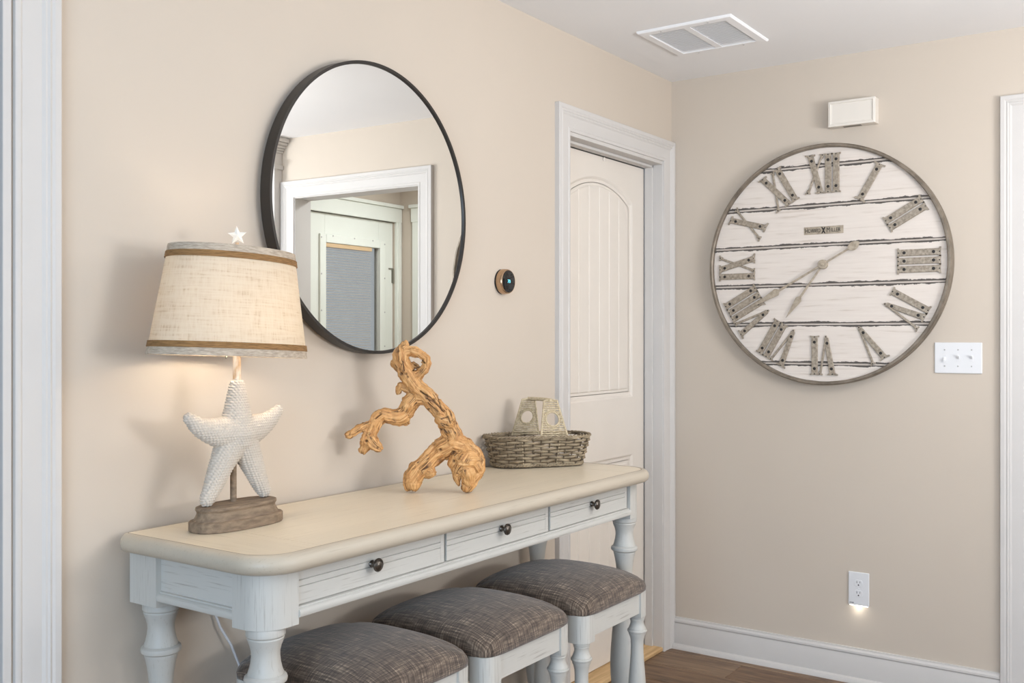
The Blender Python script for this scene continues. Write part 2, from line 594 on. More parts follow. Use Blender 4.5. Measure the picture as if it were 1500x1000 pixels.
def casing(name, M, a0, a1, b1, label, mat, loc=(0, 0, 0), head=None, sides=(True, True)):
    """U-shaped mitred casing in a wall frame, a = right, b = up, c = out"""
    rings = []
    for s, (d_, _) in enumerate([(0, 0)] * 4):
        rings.append([])
    for d, c in CASE:
        rings[0].append((a0 - d, 0.0, c)); rings[1].append((a0 - d, b1 + d, c))
        rings[2].append((a1 + d, b1 + d, c)); rings[3].append((a1 + d, 0.0, c))
    o = MB().rings(rings).build(name, mat, smooth=28)
    o.matrix_world = Matrix.Translation(Vector(loc)) @ M
    return struct(o, label, 'casing')


casing('trim_1', M_LEFT, DX0, DX1, DZ + 0.012, 'white moulded casing around the panelled closet door', MAT['trim'])
casing('trim_2', M_BACK, -OY1, -OY0, OZ, 'white moulded casing of the entry opening right of the clock', MAT['trim'])
casing('trim_3', M_LEFT, LX0, LX1 + 0.004, LZ, 'white moulded casing at the left edge beside the lamp', MAT['trim'])


def jamb(name, M, a0, a1, b1, depth, label, mat, stop=None, th=0.018):
    mb = MB()
    mb.box(a0, a0 + th, 0, b1, -depth, 0.004); mb.box(a1 - th, a1, 0, b1, -depth, 0.004); mb.box(a0 + th, a1 - th, b1 - th, b1, -depth, 0.004)
    if stop:
        s0, s1 = stop
        mb.box(a0 + th, a0 + th + 0.011, 0, b1 - th, -s1, -s0); mb.box(a1 - th - 0.011, a1 - th, 0, b1 - th, -s1, -s0)
        mb.box(a0 + th, a1 - th, b1 - th - 0.011, b1 - th, -s1, -s0)
    o = mb.build(name, mat, bevel=0.002)
    o.matrix_world = M.copy()
    return struct(o, label, 'door jamb')


jamb('trim_4', M_LEFT, DX0 - 0.012, DX1 + 0.016, DZ + 0.016, T, 'white jamb lining the closet doorway', MAT['trim'], stop=(0.040, 0.076))
jamb('trim_5', M_BACK, -OY1 - 0.012, -OY0 + 0.012, OZ + 0.012, T, 'white jamb lining the entry opening', MAT['trim'])
jamb('trim_6', M_LEFT, LX0, LX1, LZ, T, 'white jamb of the left opening', MAT['trim'])

# ---- closet door: slab with moulded arch-top panel of vertical planks
SY = 0.084                                # y of slab face
door = MB()
SX0, SX1, SZ1 = DX0 + 0.008, DX1 - 0.006, 2.058
PX0, PX1 = SX0 + 0.100, SX1 - 0.100       # panel opening
PZ0, PZS, PZA = 1.085, 1.90, 1.975        # bottom, spring line, crown of the arch
QZ0, QZ1 = 0.22, 0.845                    # lower panel


def arch_pts(x0, x1, z0, zs, za, n=20):
    """closed CCW outline with a shallow arch on top"""
    pts = [(x0, z0), (x1, z0)]
    h = za - zs; c = (x1 - x0) / 2
    rad = (c * c + h * h) / (2 * h)
    cx, cz = (x0 + x1) / 2, za - rad
    a = math.asin(c / rad)
    for i in range(n + 1):
        t = a - 2 * a * i / n
        pts.append((cx + rad * math.sin(t), cz + rad * math.cos(t)))
    return pts


def ring_strip(mb, outs, y_of):
    """loft between nested outlines: outs = [(pts, y)]"""
    mb.rings([[(x, y, z) for x, z in pts] for pts, y in outs], cap0=False, cap1=False)


def offset_arch(d, lower=False):
    if lower:
        return [(PX0 + d, QZ0 + d), (PX1 - d, QZ0 + d), (PX1 - d, QZ1 - d), (PX0 + d, QZ1 - d)]
    return arch_pts(PX0 + d, PX1 - d, PZ0 + d, PZS - d * 0.9, PZA - d)


# face of the slab around the openings, as quads fanned from each opening to surrounding rectangle
def face_with_hole(mb, rect, hole, y):
    bm = bmesh.new()
    rv = [bm.verts.new((x, y, z)) for x, z in rect]
    hv = [bm.verts.new((x, y, z)) for x, z in hole]
    es = [bm.edges.new((rv[i], rv[(i + 1) % len(rv)])) for i in range(len(rv))]
    es += [bm.edges.new((hv[i], hv[(i + 1) % len(hv)])) for i in range(len(hv))]
    bmesh.ops.triangle_fill(bm, use_beauty=True, use_dissolve=False, edges=es)
    bm.verts.index_update()
    mb.add([v.co[:] for v in bm.verts], [tuple(v.index for v in f.verts) for f in bm.faces])
    bm.free()


zmid = 0.965
face_with_hole(door, [(SX0, zmid), (SX1, zmid), (SX1, SZ1), (SX0, SZ1)], offset_arch(0), SY)
face_with_hole(door, [(SX0, 0.022), (SX1, 0.022), (SX1, zmid), (SX0, zmid)], offset_arch(0, True), SY)
prof = [(0.0, 0.0), (0.004, 0.002), (0.009, 0.0075), (0.016, 0.0090), (0.024, 0.0090)]
for low in (False, True):
    ring_strip(door, [(offset_arch(d, low), SY + c) for d, c in prof], None)
# recessed backing and slab sides
for low in (False, True):
    pts = offset_arch(0.022, low)
    door.add([(x, SY + 0.009, z) for x, z in pts], [tuple(range(len(pts)))])
door.add([(SX0, SY, 0.022), (SX1, SY, 0.022), (SX1, SY, SZ1), (SX0, SY, SZ1), (SX0, SY + 0.033, 0.022), (SX1, SY + 0.033, 0.022), (SX1, SY + 0.033, SZ1), (SX0, SY + 0.033, SZ1)],
         [(4, 5, 6, 7), (0, 4, 7, 3), (1, 2, 6, 5), (3, 7, 6, 2), (0, 1, 5, 4)])
d1 = struct(door.build('door_1', MAT['door'], smooth=25), 'warm white two panel closet door with arched plank panel', 'door')


def panel_plank(x0, x1, zb, top, name):
    """one raised vertical board of the moulded panel with chamfered long edges; top(x) gives the upper edge"""
    g = 0.0045
    n = 4
    outer = [(x0, zb), (x1, zb)] + [(x1 + (x0 - x1) * i / n, top(x1 + (x0 - x1) * i / n)) for i in range(n + 1)]
    a0, a1 = x0 + g, x1 - g
    inner = [(a0, zb + g), (a1, zb + g)] + [(a1 + (a0 - a1) * i / n, top(a1 + (a0 - a1) * i / n) - g) for i in range(n + 1)]
    m = MB()
    m.rings([[(x, SY + 0.009, z) for x, z in outer], [(x, SY + 0.0045, z) for x, z in inner]], cap0=False)
    return m.build(name, MAT['door'], d1)


nb = 6
ax0, ax1 = PX0 + 0.034, PX1 - 0.034
top_o = arch_pts(PX0 + 0.034, PX1 - 0.034, PZ0, PZS - 0.03, PZA - 0.034, 40)[2:]


def top_at(x):
    for (xa, za), (xb, zb) in zip(top_o, top_o[1:]):
        if xb <= x <= xa:
            return za + (zb - za) * (x - xa) / (xb - xa + 1e-9)
    return top_o[0][1]


for i in range(nb):
    xa = ax0 + (ax1 - ax0) * i / nb; xb = ax0 + (ax1 - ax0) * (i + 1) / nb
    panel_plank(xa, xb, PZ0 + 0.034, top_at, 'plank')
    panel_plank(xa, xb, QZ0 + 0.034, lambda x: QZ1 - 0.034, 'plank')
bump_ = MB().lathe([(0.0005, 0), (0.008, 0.001), (0.008, 0.006), (0.0005, 0.010)], 12, axis='y')
bump_.v = [(a, -b, c) for a, b, c in bump_.v]
bo = bump_.build('bumper', MAT['door'], d1, smooth=40)
bo.location = (-0.448, SY, 2.05)

mb = MB().box(DX0 + 0.006, DX1 + 0.02, -0.004, T - 0.005, 0, 0.018)
th = mb.build('threshold', MAT['oak'], bevel=0.004)
tag(th, 'pale raw oak threshold board under the closet door', 'threshold', kind='structure')

# ---- baseboards with shoe moulding
BASE = [(0.0, 0.0), (0.032, 0.0), (0.031, 0.008), (0.026, 0.016), (0.0165, 0.021), (0.0165, 0.096), (0.0125, 0.104), (0.0125, 0.108), (0.016, 0.113), (0.0155, 0.120), (0.009, 0.126), (0.0085, 0.1315), (0.0, 0.1325)]


def baseboard(name, M, a0, a1, label):
    o = MB().rings([[(a, z, d) for d, z in BASE] for a in (a0, a1)]).build(name, MAT['trim'], smooth=30)
    o.matrix_world = M.copy()
    return struct(o, label, 'baseboard')


baseboard('baseboard_back', M_BACK, 0.0, -OY1 - 0.0905, 'white moulded baseboard below the clock and outlet')
baseboard('baseboard_left', M_LEFT, LX1 + 0.095, DX0 - 0.0905, 'white moulded baseboard behind the console table')

# ---- pilaster on the back wall seen at the mirror's left edge
mb = MB()
mb.box(-0.06, 0, -2.66, -2.358, 0, H - 0.002)
mb.box(-0.072, 0, -2.672, -2.346, 2.268, 2.292)
for i, (o_, z0, z1) in enumerate([(0.012, 2.36, 2.372), (0.018, 2.372, 2.385), (0.030, 2.385, 2.40), (0.045, 2.40, 2.415), (0.060, 2.415, 2.438)]):
    mb.box(-0.06 - o_, 0, -2.66 - o_, -2.358 + o_, z0, z1)
struct(mb.build('trim_7', MAT['trim'], bevel=0.004), 'cream pilaster with stepped capital seen at the left of the mirror', 'pilaster')

# ---- glazed entry door, its casing and the house outside (all seen in the mirror)
def entry_frame(name, x0, x1, z1, label):
    m = MB()
    y = VY
    for a, b, c0, c1 in [(x0 - 0.095, x0, 0, z1), (x1, x1 + 0.055, 0, z1)]:
        m.box(a, b, y, y + 0.02, c0, c1)
        m.box(a + 0.012, b - 0.012, y, y + 0.026, c0, c1)
    m.box(x0 - 0.10, x1 + 0.055, y, y + 0.022, z1, z1 + 0.095)
    m.box(x0 - 0.11, x1 + 0.057, y, y + 0.038, z1 + 0.095, z1 + 0.118)
    return struct(m.build(name, MAT['entry'], bevel=0.003), label, 'casing')


entry_frame('trim_8', EX0, EX1, EZ - 0.004, 'white flat casing with cap around the glazed entry door')
gx0, gx1, gz0, gz1 = 0.610, 1.125, 0.62, 1.925
m = MB()
yf = VY - 0.012
m.box(EX0 + 0.004, gx0 - 0.0, yf - 0.042, yf, 0.02, EZ - 0.006); m.box(gx1, EX1 - 0.004, yf - 0.042, yf, 0.02, EZ - 0.006)
m.box(gx0, gx1, yf - 0.042, yf, gz1, EZ - 0.006); m.box(gx0, gx1, yf - 0.042, yf, 0.02, gz0)
d2 = struct(m.build('door_2', MAT['entry'], bevel=0.002), 'white half glazed entry door reflected in the mirror', 'door')
m = MB()
fw = 0.055
for a, b, c0, c1 in [(gx0 - fw, gx0, gz0 - fw, gz1 + fw), (gx1, gx1 + fw, gz0 - fw, gz1 + fw), (gx0, gx1, gz1, gz1 + fw), (gx0, gx1, gz0 - fw, gz0)]:
    m.box(a, b, yf, yf + 0.014, c0, c1)
lite = m.build('lite_frame', MAT['entry'], d2, bevel=0.005)
sc = MB()
for z in [gz0 - 0.03 + i * (gz1 - gz0 + 0.06) / 6 for i in range(7)]:
    for x in (gx0 - 0.045, gx1 + 0.045):
        sc.lathe([(0.005, 0.0), (0.005, 0.016)], 8, (x, yf, z), 'y')
for x in (gx0 + 0.06, gx0 + 0.26, gx0 + 0.44):
    sc.lathe([(0.005, 0.0), (0.005, 0.016)], 8, (x, yf, gz1 + 0.045), 'y')
sc.build('screw_caps', MAT['grey'], lite)['kind'] = 'stuff'
MB().box(gx0, gx1, yf - 0.024, yf - 0.020, gz0, gz1).build('pane', MAT['glass'], d2)
bl = MB().box(gx0 + 0.004, gx1 - 0.075, yf - 0.016, yf + 0.006, gz1 - 0.026, gz1 - 0.001).build('blind', MAT['tan'], d2)
sl_me = None
zz = gz1 - 0.034
while zz > gz0 + 0.01:
    if sl_me is None:
        s_ = MB().box(gx0 + 0.006, gx1 - 0.078, -0.006, 0.006, -0.0007, 0.0007).build('slat', MAT['slatm'], bl)
        sl_me = s_.data
    else:
        s_ = bpy.data.objects.new('slat', sl_me); C.objects.link(s_); s_.parent = bl
    s_.location = (0, yf - 0.006, zz); s_.rotation_euler = (R(-14), 0, 0)
    zz -= 0.0165
# hinge on the right stile
hg = MB()
for z in (1.70, 0.35):
    hg.box(EX1 - 0.018, EX1 + 0.02, yf, yf + 0.003, z, z + 0.09)
    hg.lathe([(0.006, -0.004), (0.006, 0.094)], 10, (EX1, yf + 0.005, z))
hg.box(EX1 - 0.05, EX1 + 0.05, yf + 0.002, yf + 0.006, 1.792, 1.800)
hg.build('hinge', MAT['brass'], d2)
# panelled door on the far entry wall
m = MB()
m.box(VX - 0.02, VX, -2.48, -2.39, 0, 2.11); m.box(VX - 0.022, VX, -2.49, -1.3, 2.11, 2.205); m.box(VX - 0.036, VX, -2.50, -1.29, 2.205, 2.228)
m.box(VX - 0.02, VX, -1.50, -1.41, 0, 2.11)
struct(m.build('trim_9', MAT['entry'], bevel=0.003), 'white casing on the far entry wall', 'casing')
m = MB()
m.box(VX - 0.012, VX, -2.388, -1.502, 0.01, 2.108)
for z0, z1 in ((0.25, 0.9), (1.05, 1.95)):
    for a in (-2.28, -1.91):
        m.box(VX - 0.018, VX - 0.01, a, a + 0.30, z0, z1)
struct(m.build('door_3', MAT['entry'], bevel=0.003), 'white panelled door on the far entry wall', 'door')

nh = empty('neighbouring_house', (0.9, -5.2, 0), 'grey sided house glimpsed through the entry door blind in the mirror', 'building')
lap_me = None
for i in range(18):
    if lap_me is None:
        v = [(-1.5, 0, 0), (1.05, 0, 0), (1.05, 0.022, 0), (-1.5, 0.022, 0), (-1.5, 0, 0.17), (1.05, 0, 0.17), (1.05, 0.006, 0.17), (-1.5, 0.006, 0.17)]
        s_ = MB().add(v, BOX_F).build('siding_board', MAT['siding'], nh); lap_me = s_.data
    else:
        s_ = bpy.data.objects.new('siding_board', lap_me); C.objects.link(s_); s_.parent = nh
    s_.location = (0.3, 0, -0.2 + i * 0.16)
MB().box(-1.2, 1.35, 0.02, 0.05, 0.97, 1.12).build('trim_board', MAT['trim'], nh)
MB().box(1.35, 2.4, -0.02, 0.05, -0.2, 2.8).build('corner_board', MAT['tan'], nh)
MB().box(-1.2, 2.4, -0.1, -0.02, -0.2, 2.8).build('wall_core', MAT['siding'], nh)

# ------------------------------------------------------------------ console table
TX0, TX1, TY0, TY1, TZ = -2.709, -1.090, -0.487, -0.020, 0.925
table = empty('console_table', (-1.9, -0.25, 0), 'long whitewashed console table with three drawers and turned legs', 'console table')
tinv = Matrix.Translation((1.9, 0.25, 0))


def at_table(o):
    o.parent = table
    o.matrix_parent_inverse = tinv
    return o


def rrect(x0, x1, y0, y1, rf, rb, n=8):
    """CCW outline, front corners (low y) radius rf, back corners rb"""
    pts = []
    for cx, cy, r, a0 in ((x0 + rf, y0 + rf, rf, 180), (x1 - rf, y0 + rf, rf, 270), (x1 - rb, y1 - rb, rb, 0), (x0 + rb, y1 - rb, rb, 90)):
        for i in range(n + 1):
            a = R(a0 + 90 * i / n)
            pts.append((cx + r * math.cos(a), cy + r * math.sin(a)))
    return pts


def trect(ins):
    return rrect(TX0 + ins, TX1 - ins, TY0 + ins, TY1 - ins * 0.4, max(0.004, 0.098 - ins), max(0.004, 0.032 - ins))


mb = MB()
th_ = 0.0385
rings = [[(x, y, TZ - th_) for x, y in trect(0.035)]]
for i in range(13):
    a = R(-90 + 180 * i / 12)
    ins = 0.0195 - 0.0195 * math.cos(a) + 0.001
    rings.append([(x, y, TZ - th_ / 2 + th_ / 2 * math.sin(a)) for x, y in trect(ins)])
rings.append([(x, y, TZ) for x, y in trect(0.0235)])
rings.append([(x, y, TZ - 0.004) for x, y in trect(0.0242)])
mb.rings(rings)
at_table(mb.build('tabletop', MAT['edge'], smooth=35))
gl_ = MB()
gl_.rings([[(x, y, TZ - 0.0012) for x, y in trect(0.0236)], [(x, y, TZ - 0.0002) for x, y in trect(0.0238)], [(x, y, TZ - 0.0002) for x, y in trect(0.0264)], [(x, y, TZ - 0.0012) for x, y in trect(0.0266)]], cap0=False, cap1=False)
at_table(gl_.build('glaze_line', MAT['glaze']))
inner = trect(0.0262)


def clip_x(poly, lo, hi):
    def half(p, f, X):
        out = []
        for i in range(len(p)):
            a, b = p[i], p[(i + 1) % len(p)]
            if f(a): out.append(a)
            if f(a) != f(b):
                t = (X - a[0]) / (b[0] - a[0])
                out.append((X, a[1] + t * (b[1] - a[1])))
        return out
    p = half(poly, lambda q: q[0] >= lo, lo)
    return half(p, lambda q: q[0] <= hi, hi)


for lo, hi, mt in ((-9, -2.5405, 'top_y'), (-2.5395, -1.2455, 'top_x'), (-1.2445, 9, 'top_y')):
    at_table(MB().prism(clip_x(inner, lo, hi), TZ - 0.004, TZ - 0.0003).build('top_board', MAT[mt]))

BT, BB = 0.8875, 0.774       # leg block top / bottom
BS = 0.09
LEGP = [(0.0005, 0.7745), (0.036, 0.7745), (0.0385, 0.770), (0.0385, 0.758), (0.0355, 0.7545), (0.0365, 0.752), (0.0350, 0.747), (0.0310, 0.737), (0.0283, 0.726),
        (0.0280, 0.716), (0.0295, 0.703), (0.0325, 0.691), (0.0350, 0.684), (0.0352, 0.681), (0.0375, 0.680), (0.0413, 0.677), (0.0425, 0.672), (0.0413, 0.667), (0.0375, 0.664),
        (0.0345, 0.663), (0.0348, 0.660), (0.0335, 0.655), (0.0300, 0.640), (0.0268, 0.620), (0.0250, 0.600), (0.0245, 0.580), (0.0255, 0.550), (0.0285, 0.505), (0.0335, 0.455),
        (0.0390, 0.405), (0.0430, 0.355), (0.0448, 0.310), (0.0435, 0.270), (0.0395, 0.230), (0.0335, 0.195), (0.0275, 0.168), (0.0250, 0.152), (0.0255, 0.147), (0.0320, 0.144),
        (0.0330, 0.137), (0.0320, 0.130), (0.0255, 0.127), (0.0250, 0.115), (0.0280, 0.092), (0.0335, 0.068), (0.0360, 0.045), (0.0345, 0.022), (0.0290, 0.004), (0.0270, 0.0), (0.0005, 0.0)]


def block_poly(cx, cy, s, r, sx, sy, n=8):
    """square of side s with the outer corner (sign sx, sy) rounded"""
    h = s / 2
    pts = []
    for ax, ay, a0 in ((-1, -1, 180), (1, -1, 270), (1, 1, 0), (-1, 1, 90)):
        if (ax, ay) == (sx, sy) and r > 0:
            for i in range(n + 1):
                a = R(a0 + 90 * i / n)
                pts.append((cx + ax * (h - r) + r * math.cos(a), cy + ay * (h - r) + r * math.sin(a)))
        else:
            pts.append((cx + ax * h, cy + ay * h))
    return pts


LXc0, LXc1, LYf, LYb = -2.625, -1.157, -0.395, -0.0655
for cx, cy, sx, sy, r in ((LXc0, LYf, -1, -1, 0.062), (LXc1, LYf, 1, -1, 0.062), (LXc0, LYb, -1, 1, 0), (LXc1, LYb, 1, 1, 0)):
    mb = MB()
    mb.prism(block_poly(cx, cy, BS, r, sx, sy), BB, BT)
    mb.cur = 1
    mb.lathe(LEGP, 36, (cx, cy, 0))
    at_table(mb.build('leg', [MAT['paint_z'], MAT['leg']], smooth=35, bevel=0))
# end aprons, back apron, beads
hb = BS / 2
for s, cx in ((-1, LXc0), (1, LXc1)):
    xo = cx + s * (hb - 0.013)
    at_table(MB().box(xo, xo - s * 0.018, LYf + hb, LYb - hb, 0.792, BT).build('end_apron', MAT['paint_y']))
    bead = [(0.006, 0.0), (0.010, 0.0015), (0.012, 0.006), (0.012, 0.012), (0.009, 0.0165), (0.004, 0.018), (0.004, 0.021), (0.0, 0.0225), (-0.012, 0.0225), (-0.012, 0.0)]
    at_table(MB().rings([[(xo + s * d, y, 0.786 + z) for d, z in bead] for y in (LYf + hb, LYb - hb + 0.012)]).build('bead_rail', MAT['paint_y'], smooth=40))
at_table(MB().box(LXc0 + hb, LXc1 - hb, LYb + hb - 0.03, LYb + hb - 0.012, 0.792, BT).build('back_apron', MAT['paint_x']))
YF = LYf - hb                      # -0.44 block face
at_table(MB().rings([[(x, YF + 0.008 - d, 0.786 + z) for d, z in bead] for x in (LXc0 + hb, LXc1 - hb)]).build('bead_rail', MAT['paint_x'], smooth=40))
at_table(MB().box(LXc0 + hb, LXc1 - hb, YF + 0.032, YF + 0.045, 0.80, BT).build('drawer_carcass', MAT['paint_x']))

drawers = [(LXc0 + hb + 0.001, -2.1155, -2.365), (-2.1065, -1.6635, -1.884), (-1.6530, -1.2140, -1.430)]
for x0, x1, xk in drawers:
    yf = YF + 0.006
    z0, z1 = 0.8105, 0.8865
    g1, g2 = 0.8455, 0.8585
    gw, gd = 0.0012, 0.003
    prof = [(yf + 0.022, z0), (yf, z0), (yf, g1 - gw), (yf + gd, g1), (yf, g1 + gw), (yf, g2 - gw), (yf + gd, g2), (yf, g2 + gw), (yf, z1), (yf + 0.022, z1)]
    mb = MB()
    st = 0.014
    mb.rings([[(x, y, z) for y, z in prof] for x in (x0 + 0.0005, x1 - st)])
    mb.box(x1 - st + 0.0006, x1, yf, yf + 0.022, z0, z1)
    dr = at_table(mb.build('drawer', MAT['paint_x']))
    kb = MB()
    kb.lathe([(0.0005, 0.0), (0.0075, 0.0), (0.0085, 0.002), (0.0065, 0.005), (0.0050, 0.010), (0.0060, 0.014), (0.0125, 0.0165), (0.0145, 0.0185), (0.0148, 0.0205), (0.0138, 0.0222), (0.0118, 0.0222), (0.0112, 0.0212), (0.0105, 0.0218), (0.0085, 0.0246), (0.0045, 0.0262), (0.0005, 0.0266)], 28)
    kb.v = [(a, -c, b) for a, b, c in kb.v]
    ko = kb.build('knob', MAT['bronze'], None, smooth=40)
    ko.parent = dr
    ko.location = (xk, yf, (g1 + g2) / 2)

# ------------------------------------------------------------------ stools
SL = [(0.0005, 0.5035), (0.0215, 0.5035), (0.0235, 0.501), (0.0235, 0.496), (0.0215, 0.494), (0.0222, 0.4915), (0.0205, 0.487), (0.0200, 0.481), (0.0215, 0.474), (0.0250, 0.466), (0.0262, 0.4635),
      (0.0262, 0.4615), (0.0285, 0.4605), (0.0297, 0.457), (0.0285, 0.4535), (0.0262, 0.4525), (0.0255, 0.450), (0.0256, 0.447), (0.0225, 0.440), (0.0198, 0.428), (0.0188, 0.412), (0.0192, 0.390),
      (0.0215, 0.355), (0.0245, 0.320), (0.0272, 0.280), (0.0285, 0.240), (0.0275, 0.205), (0.0240, 0.170), (0.0195, 0.140), (0.0170, 0.122), (0.0175, 0.118), (0.0225, 0.115), (0.0230, 0.109),
      (0.0220, 0.103), (0.0175, 0.100), (0.0175, 0.090), (0.0205, 0.068), (0.0240, 0.045), (0.0235, 0.020), (0.0195, 0.0), (0.0005, 0.0)]
SW, SD, SZB = 0.388, 0.400, 0.577


def cushion_mesh():
    n = 28
    bm = bmesh.new()
    uv = bm.loops.layers.uv.new('UVMap')
    hw, hd = SW / 2, SD / 2
    grid = []
    ee = 3.4

    def edge(u, v, k):
        # squash the square into a rounded square
        r = 0.10
        x, y = u, v
        m_ = max(abs(u), abs(v))
        if m_ > 0:
            # superellipse mapping with high exponent
            L = (abs(u) ** 9 + abs(v) ** 9) ** (1 / 9)
            s = m_ / L if L > 0 else 1
            x, y = u * s, v * s
        return x, y
    for j in range(n + 1):
        rowv = []
        for i in range(n + 1):
            u = -1 + 2 * i / n; v = -1 + 2 * j / n
            # cluster samples to the rim
            u = math.copysign(1 - (1 - abs(u)) ** 1.5, u); v = math.copysign(1 - (1 - abs(v)) ** 1.5, v)
            x, y = edge(u, v, 0)
            hh = (max(0.0, 1 - abs(u) ** 2.3) * max(0.0, 1 - abs(v) ** 2.3)) ** 0.42
            z = 0.022 + 0.060 * hh
            rowv.append(bm.verts.new((x * hw, y * hd, z)))
        grid.append(rowv)
    for j in range(n):
        for i in range(n):
            f = bm.faces.new((grid[j][i], grid[j][i + 1], grid[j + 1][i + 1], grid[j + 1][i]))
    # sides: bulge then tuck under
    per = [grid[0][i] for i in range(n)] + [grid[j][n] for j in range(n)] + [grid[n][i] for i in range(n, 0, -1)] + [grid[j][0] for j in range(n, 0, -1)]
    prev = per
    for sc, z in ((1.012, 0.013), (1.008, 0.004), (0.985, 0.0), (0.90, 0.0)):
        cur = [bm.verts.new((p.co.x * sc, p.co.y * sc, z)) for p in per]
        for i in range(len(per)):
            k = (i + 1) % len(per)
            bm.faces.new((prev[i], cur[i], cur[k], prev[k]))
        prev = cur
    bm.faces.new(prev)
    bmesh.ops.recalc_face_normals(bm, faces=bm.faces)
    for f in bm.faces:
        f.smooth = True
        for l in f.loops:
            c = l.vert.co
            drop = 0.022 - c.z if c.z < 0.022 else 0.0
            l[uv].uv = (c.x + math.copysign(drop, c.x) * (abs(c.x) > hw * 0.97) + 0.5, c.y + math.copysign(drop, c.y) * (abs(c.y) > hd * 0.97) + 0.5)
    me = bpy.data.meshes.new('cushion')
    bm.to_mesh(me); bm.free()
    me.materials.append(MAT['tweed'])
    return me


def make_stool(loc, rz, label):
    t = empty('stool', loc, label, 'stool', 'upholstered stools tucked under the console table')
    t.rotation_euler = (0, 0, rz)
    cu = bpy.data.objects.new('cushion', cushion_mesh()); C.objects.link(cu); cu.parent = t
    cu.location = (0, 0, SZB)
    bs = 0.054
    cx, cy = SW / 2 - 0.004 - bs / 2, SD / 2 - 0.004 - bs / 2
    for sx, sy in ((-1, -1), (1, -1), (1, 1), (-1, 1)):
        mb = MB()
        mb.prism(block_poly(sx * cx, sy * cy, bs, 0.03, sx, sy), 0.503, SZB + 0.002)
        mb.cur = 1
        mb.lathe(SL, 28, (sx * cx, sy * cy, 0))
        mb.build('leg', [MAT['paint_z'], MAT['leg']], t, smooth=35)
    o_ = 0.006
    for s in (-1, 1):
        yo = s * (cy + bs / 2 - o_)
        MB().box(-cx + bs / 2, cx - bs / 2, yo, yo - s * 0.018, 0.516, SZB + 0.001).build('apron_rail', MAT['paint_x'], t)
        xo = s * (cx + bs / 2 - o_)
        MB().box(xo, xo - s * 0.018, -cy + bs / 2, cy - bs / 2, 0.516, SZB + 0.001).build('apron_rail', MAT['paint_y'], t)
    return t


st3 = make_stool((-1.432, -0.330, 0), 0, 'brown tweed stool farthest right, in front of the closet door')


def copy_tree(o, parent=None):
    c = o.copy(); C.objects.link(c)
    if parent is not None:
        c.parent = parent
    for ch in list(o.children):
        copy_tree(ch, c)
    return c


for loc, lab in (((-1.866, -0.322, 0), 'middle one of the three brown tweed stools'), ((-2.290, -0.312, 0), 'brown tweed stool nearest the table corner below the lamp, mostly cut off')):
    s_ = copy_tree(st3); s_.location = loc; s_['label'] = lab

# ------------------------------------------------------------------ round mirror
MR = 0.398
mir = empty('wall_mirror', (-1.909, 0.0, 1.690), 'large round mirror in a thin black metal frame above the console', 'mirror', mat=M_LEFT)
mtilt = Matrix.Rotation(R(1.0), 4, 'Y')
mb = MB()
prof = [(MR - 0.009, 0.0), (MR, 0.0), (MR, 0.034), (MR - 0.0075, 0.034), (MR - 0.0085, 0.033), (MR - 0.009, 0.028)]
mb.rings([[(r * math.cos(2 * PI * k / 128), r * math.sin(2 * PI * k / 128), z) for r, z in prof] for k in range(128)], loop=True)
fr = mb.build('frame', MAT['black'], mir, smooth=35)
mb = MB().lathe([(0.0005, 0.024), (MR - 0.0088, 0.024), (MR - 0.0088, 0.0285), (0.0005, 0.0285)], 128)
gl = mb.build('glass', MAT['mirror'], mir)
for o in (fr, gl):
    o.matrix_local = Matrix.Translation((0, 0, 0.008)) @ mtilt
hk = MB().box(-0.03, 0.03, 0.30, 0.33, 0.0, 0.03).build('hanger', MAT['black'], mir)

# ------------------------------------------------------------------ plank wall clock
clock = empty('wall_clock', (0, -0.671, 1.621), 'big round clock with white planks and metal roman numerals', 'clock', mat=M_BACK)
RO, RI = 0.472, 0.458
mb = MB()
prof = [(RI - 0.02, 0.004), (RO - 0.004, 0.0), (RO, 0.004), (RO, 0.022), (RO - 0.0015, 0.024), (RO - 0.0015, 0.027), (RO, 0.029), (RO, 0.050), (RO - 0.004, 0.055), (RI + 0.003, 0.055), (RI, 0.052), (RI, 0.034), (RI - 0.02, 0.030)]
mb.rings([[(r * math.cos(2 * PI * k / 144), r * math.sin(2 * PI * k / 144), z) for r, z in prof] for k in range(144)], loop=True)
mb.build('bezel', MAT['bezel'], clock, smooth=30)
gz = [-0.389, -0.2334, -0.0778, 0.0778, 0.2334, 0.389]
lims = [-RI + 0.0005] + gz + [RI - 0.0005]
FZ = 0.036
for i in range(7):
    a, b = lims[i], lims[i + 1]
    c0 = 0.0035 if i > 0 else 0.0; c1 = 0.0035 if i < 6 else 0.0
    n = 14

    def outl(z0, z1):
        right = []; left = []
        for k in range(n + 1):
            z = z0 + (z1 - z0) * k / n
            x = math.sqrt(max(0.0, (RI - 0.0003) ** 2 - z * z))
            right.append((x, z)); left.append((-x, z))
        return right + left[::-1]
    o1 = outl(a + 0.0004, b - 0.0004); o2 = outl(a + c0, b - c1)
    MB().rings([[(x, z, 0.012) for x, z in o1], [(x, z, FZ - 0.003) for x, z in o1], [(x, z, FZ) for x, z in o2]]).build('plank', MAT['face'], clock)


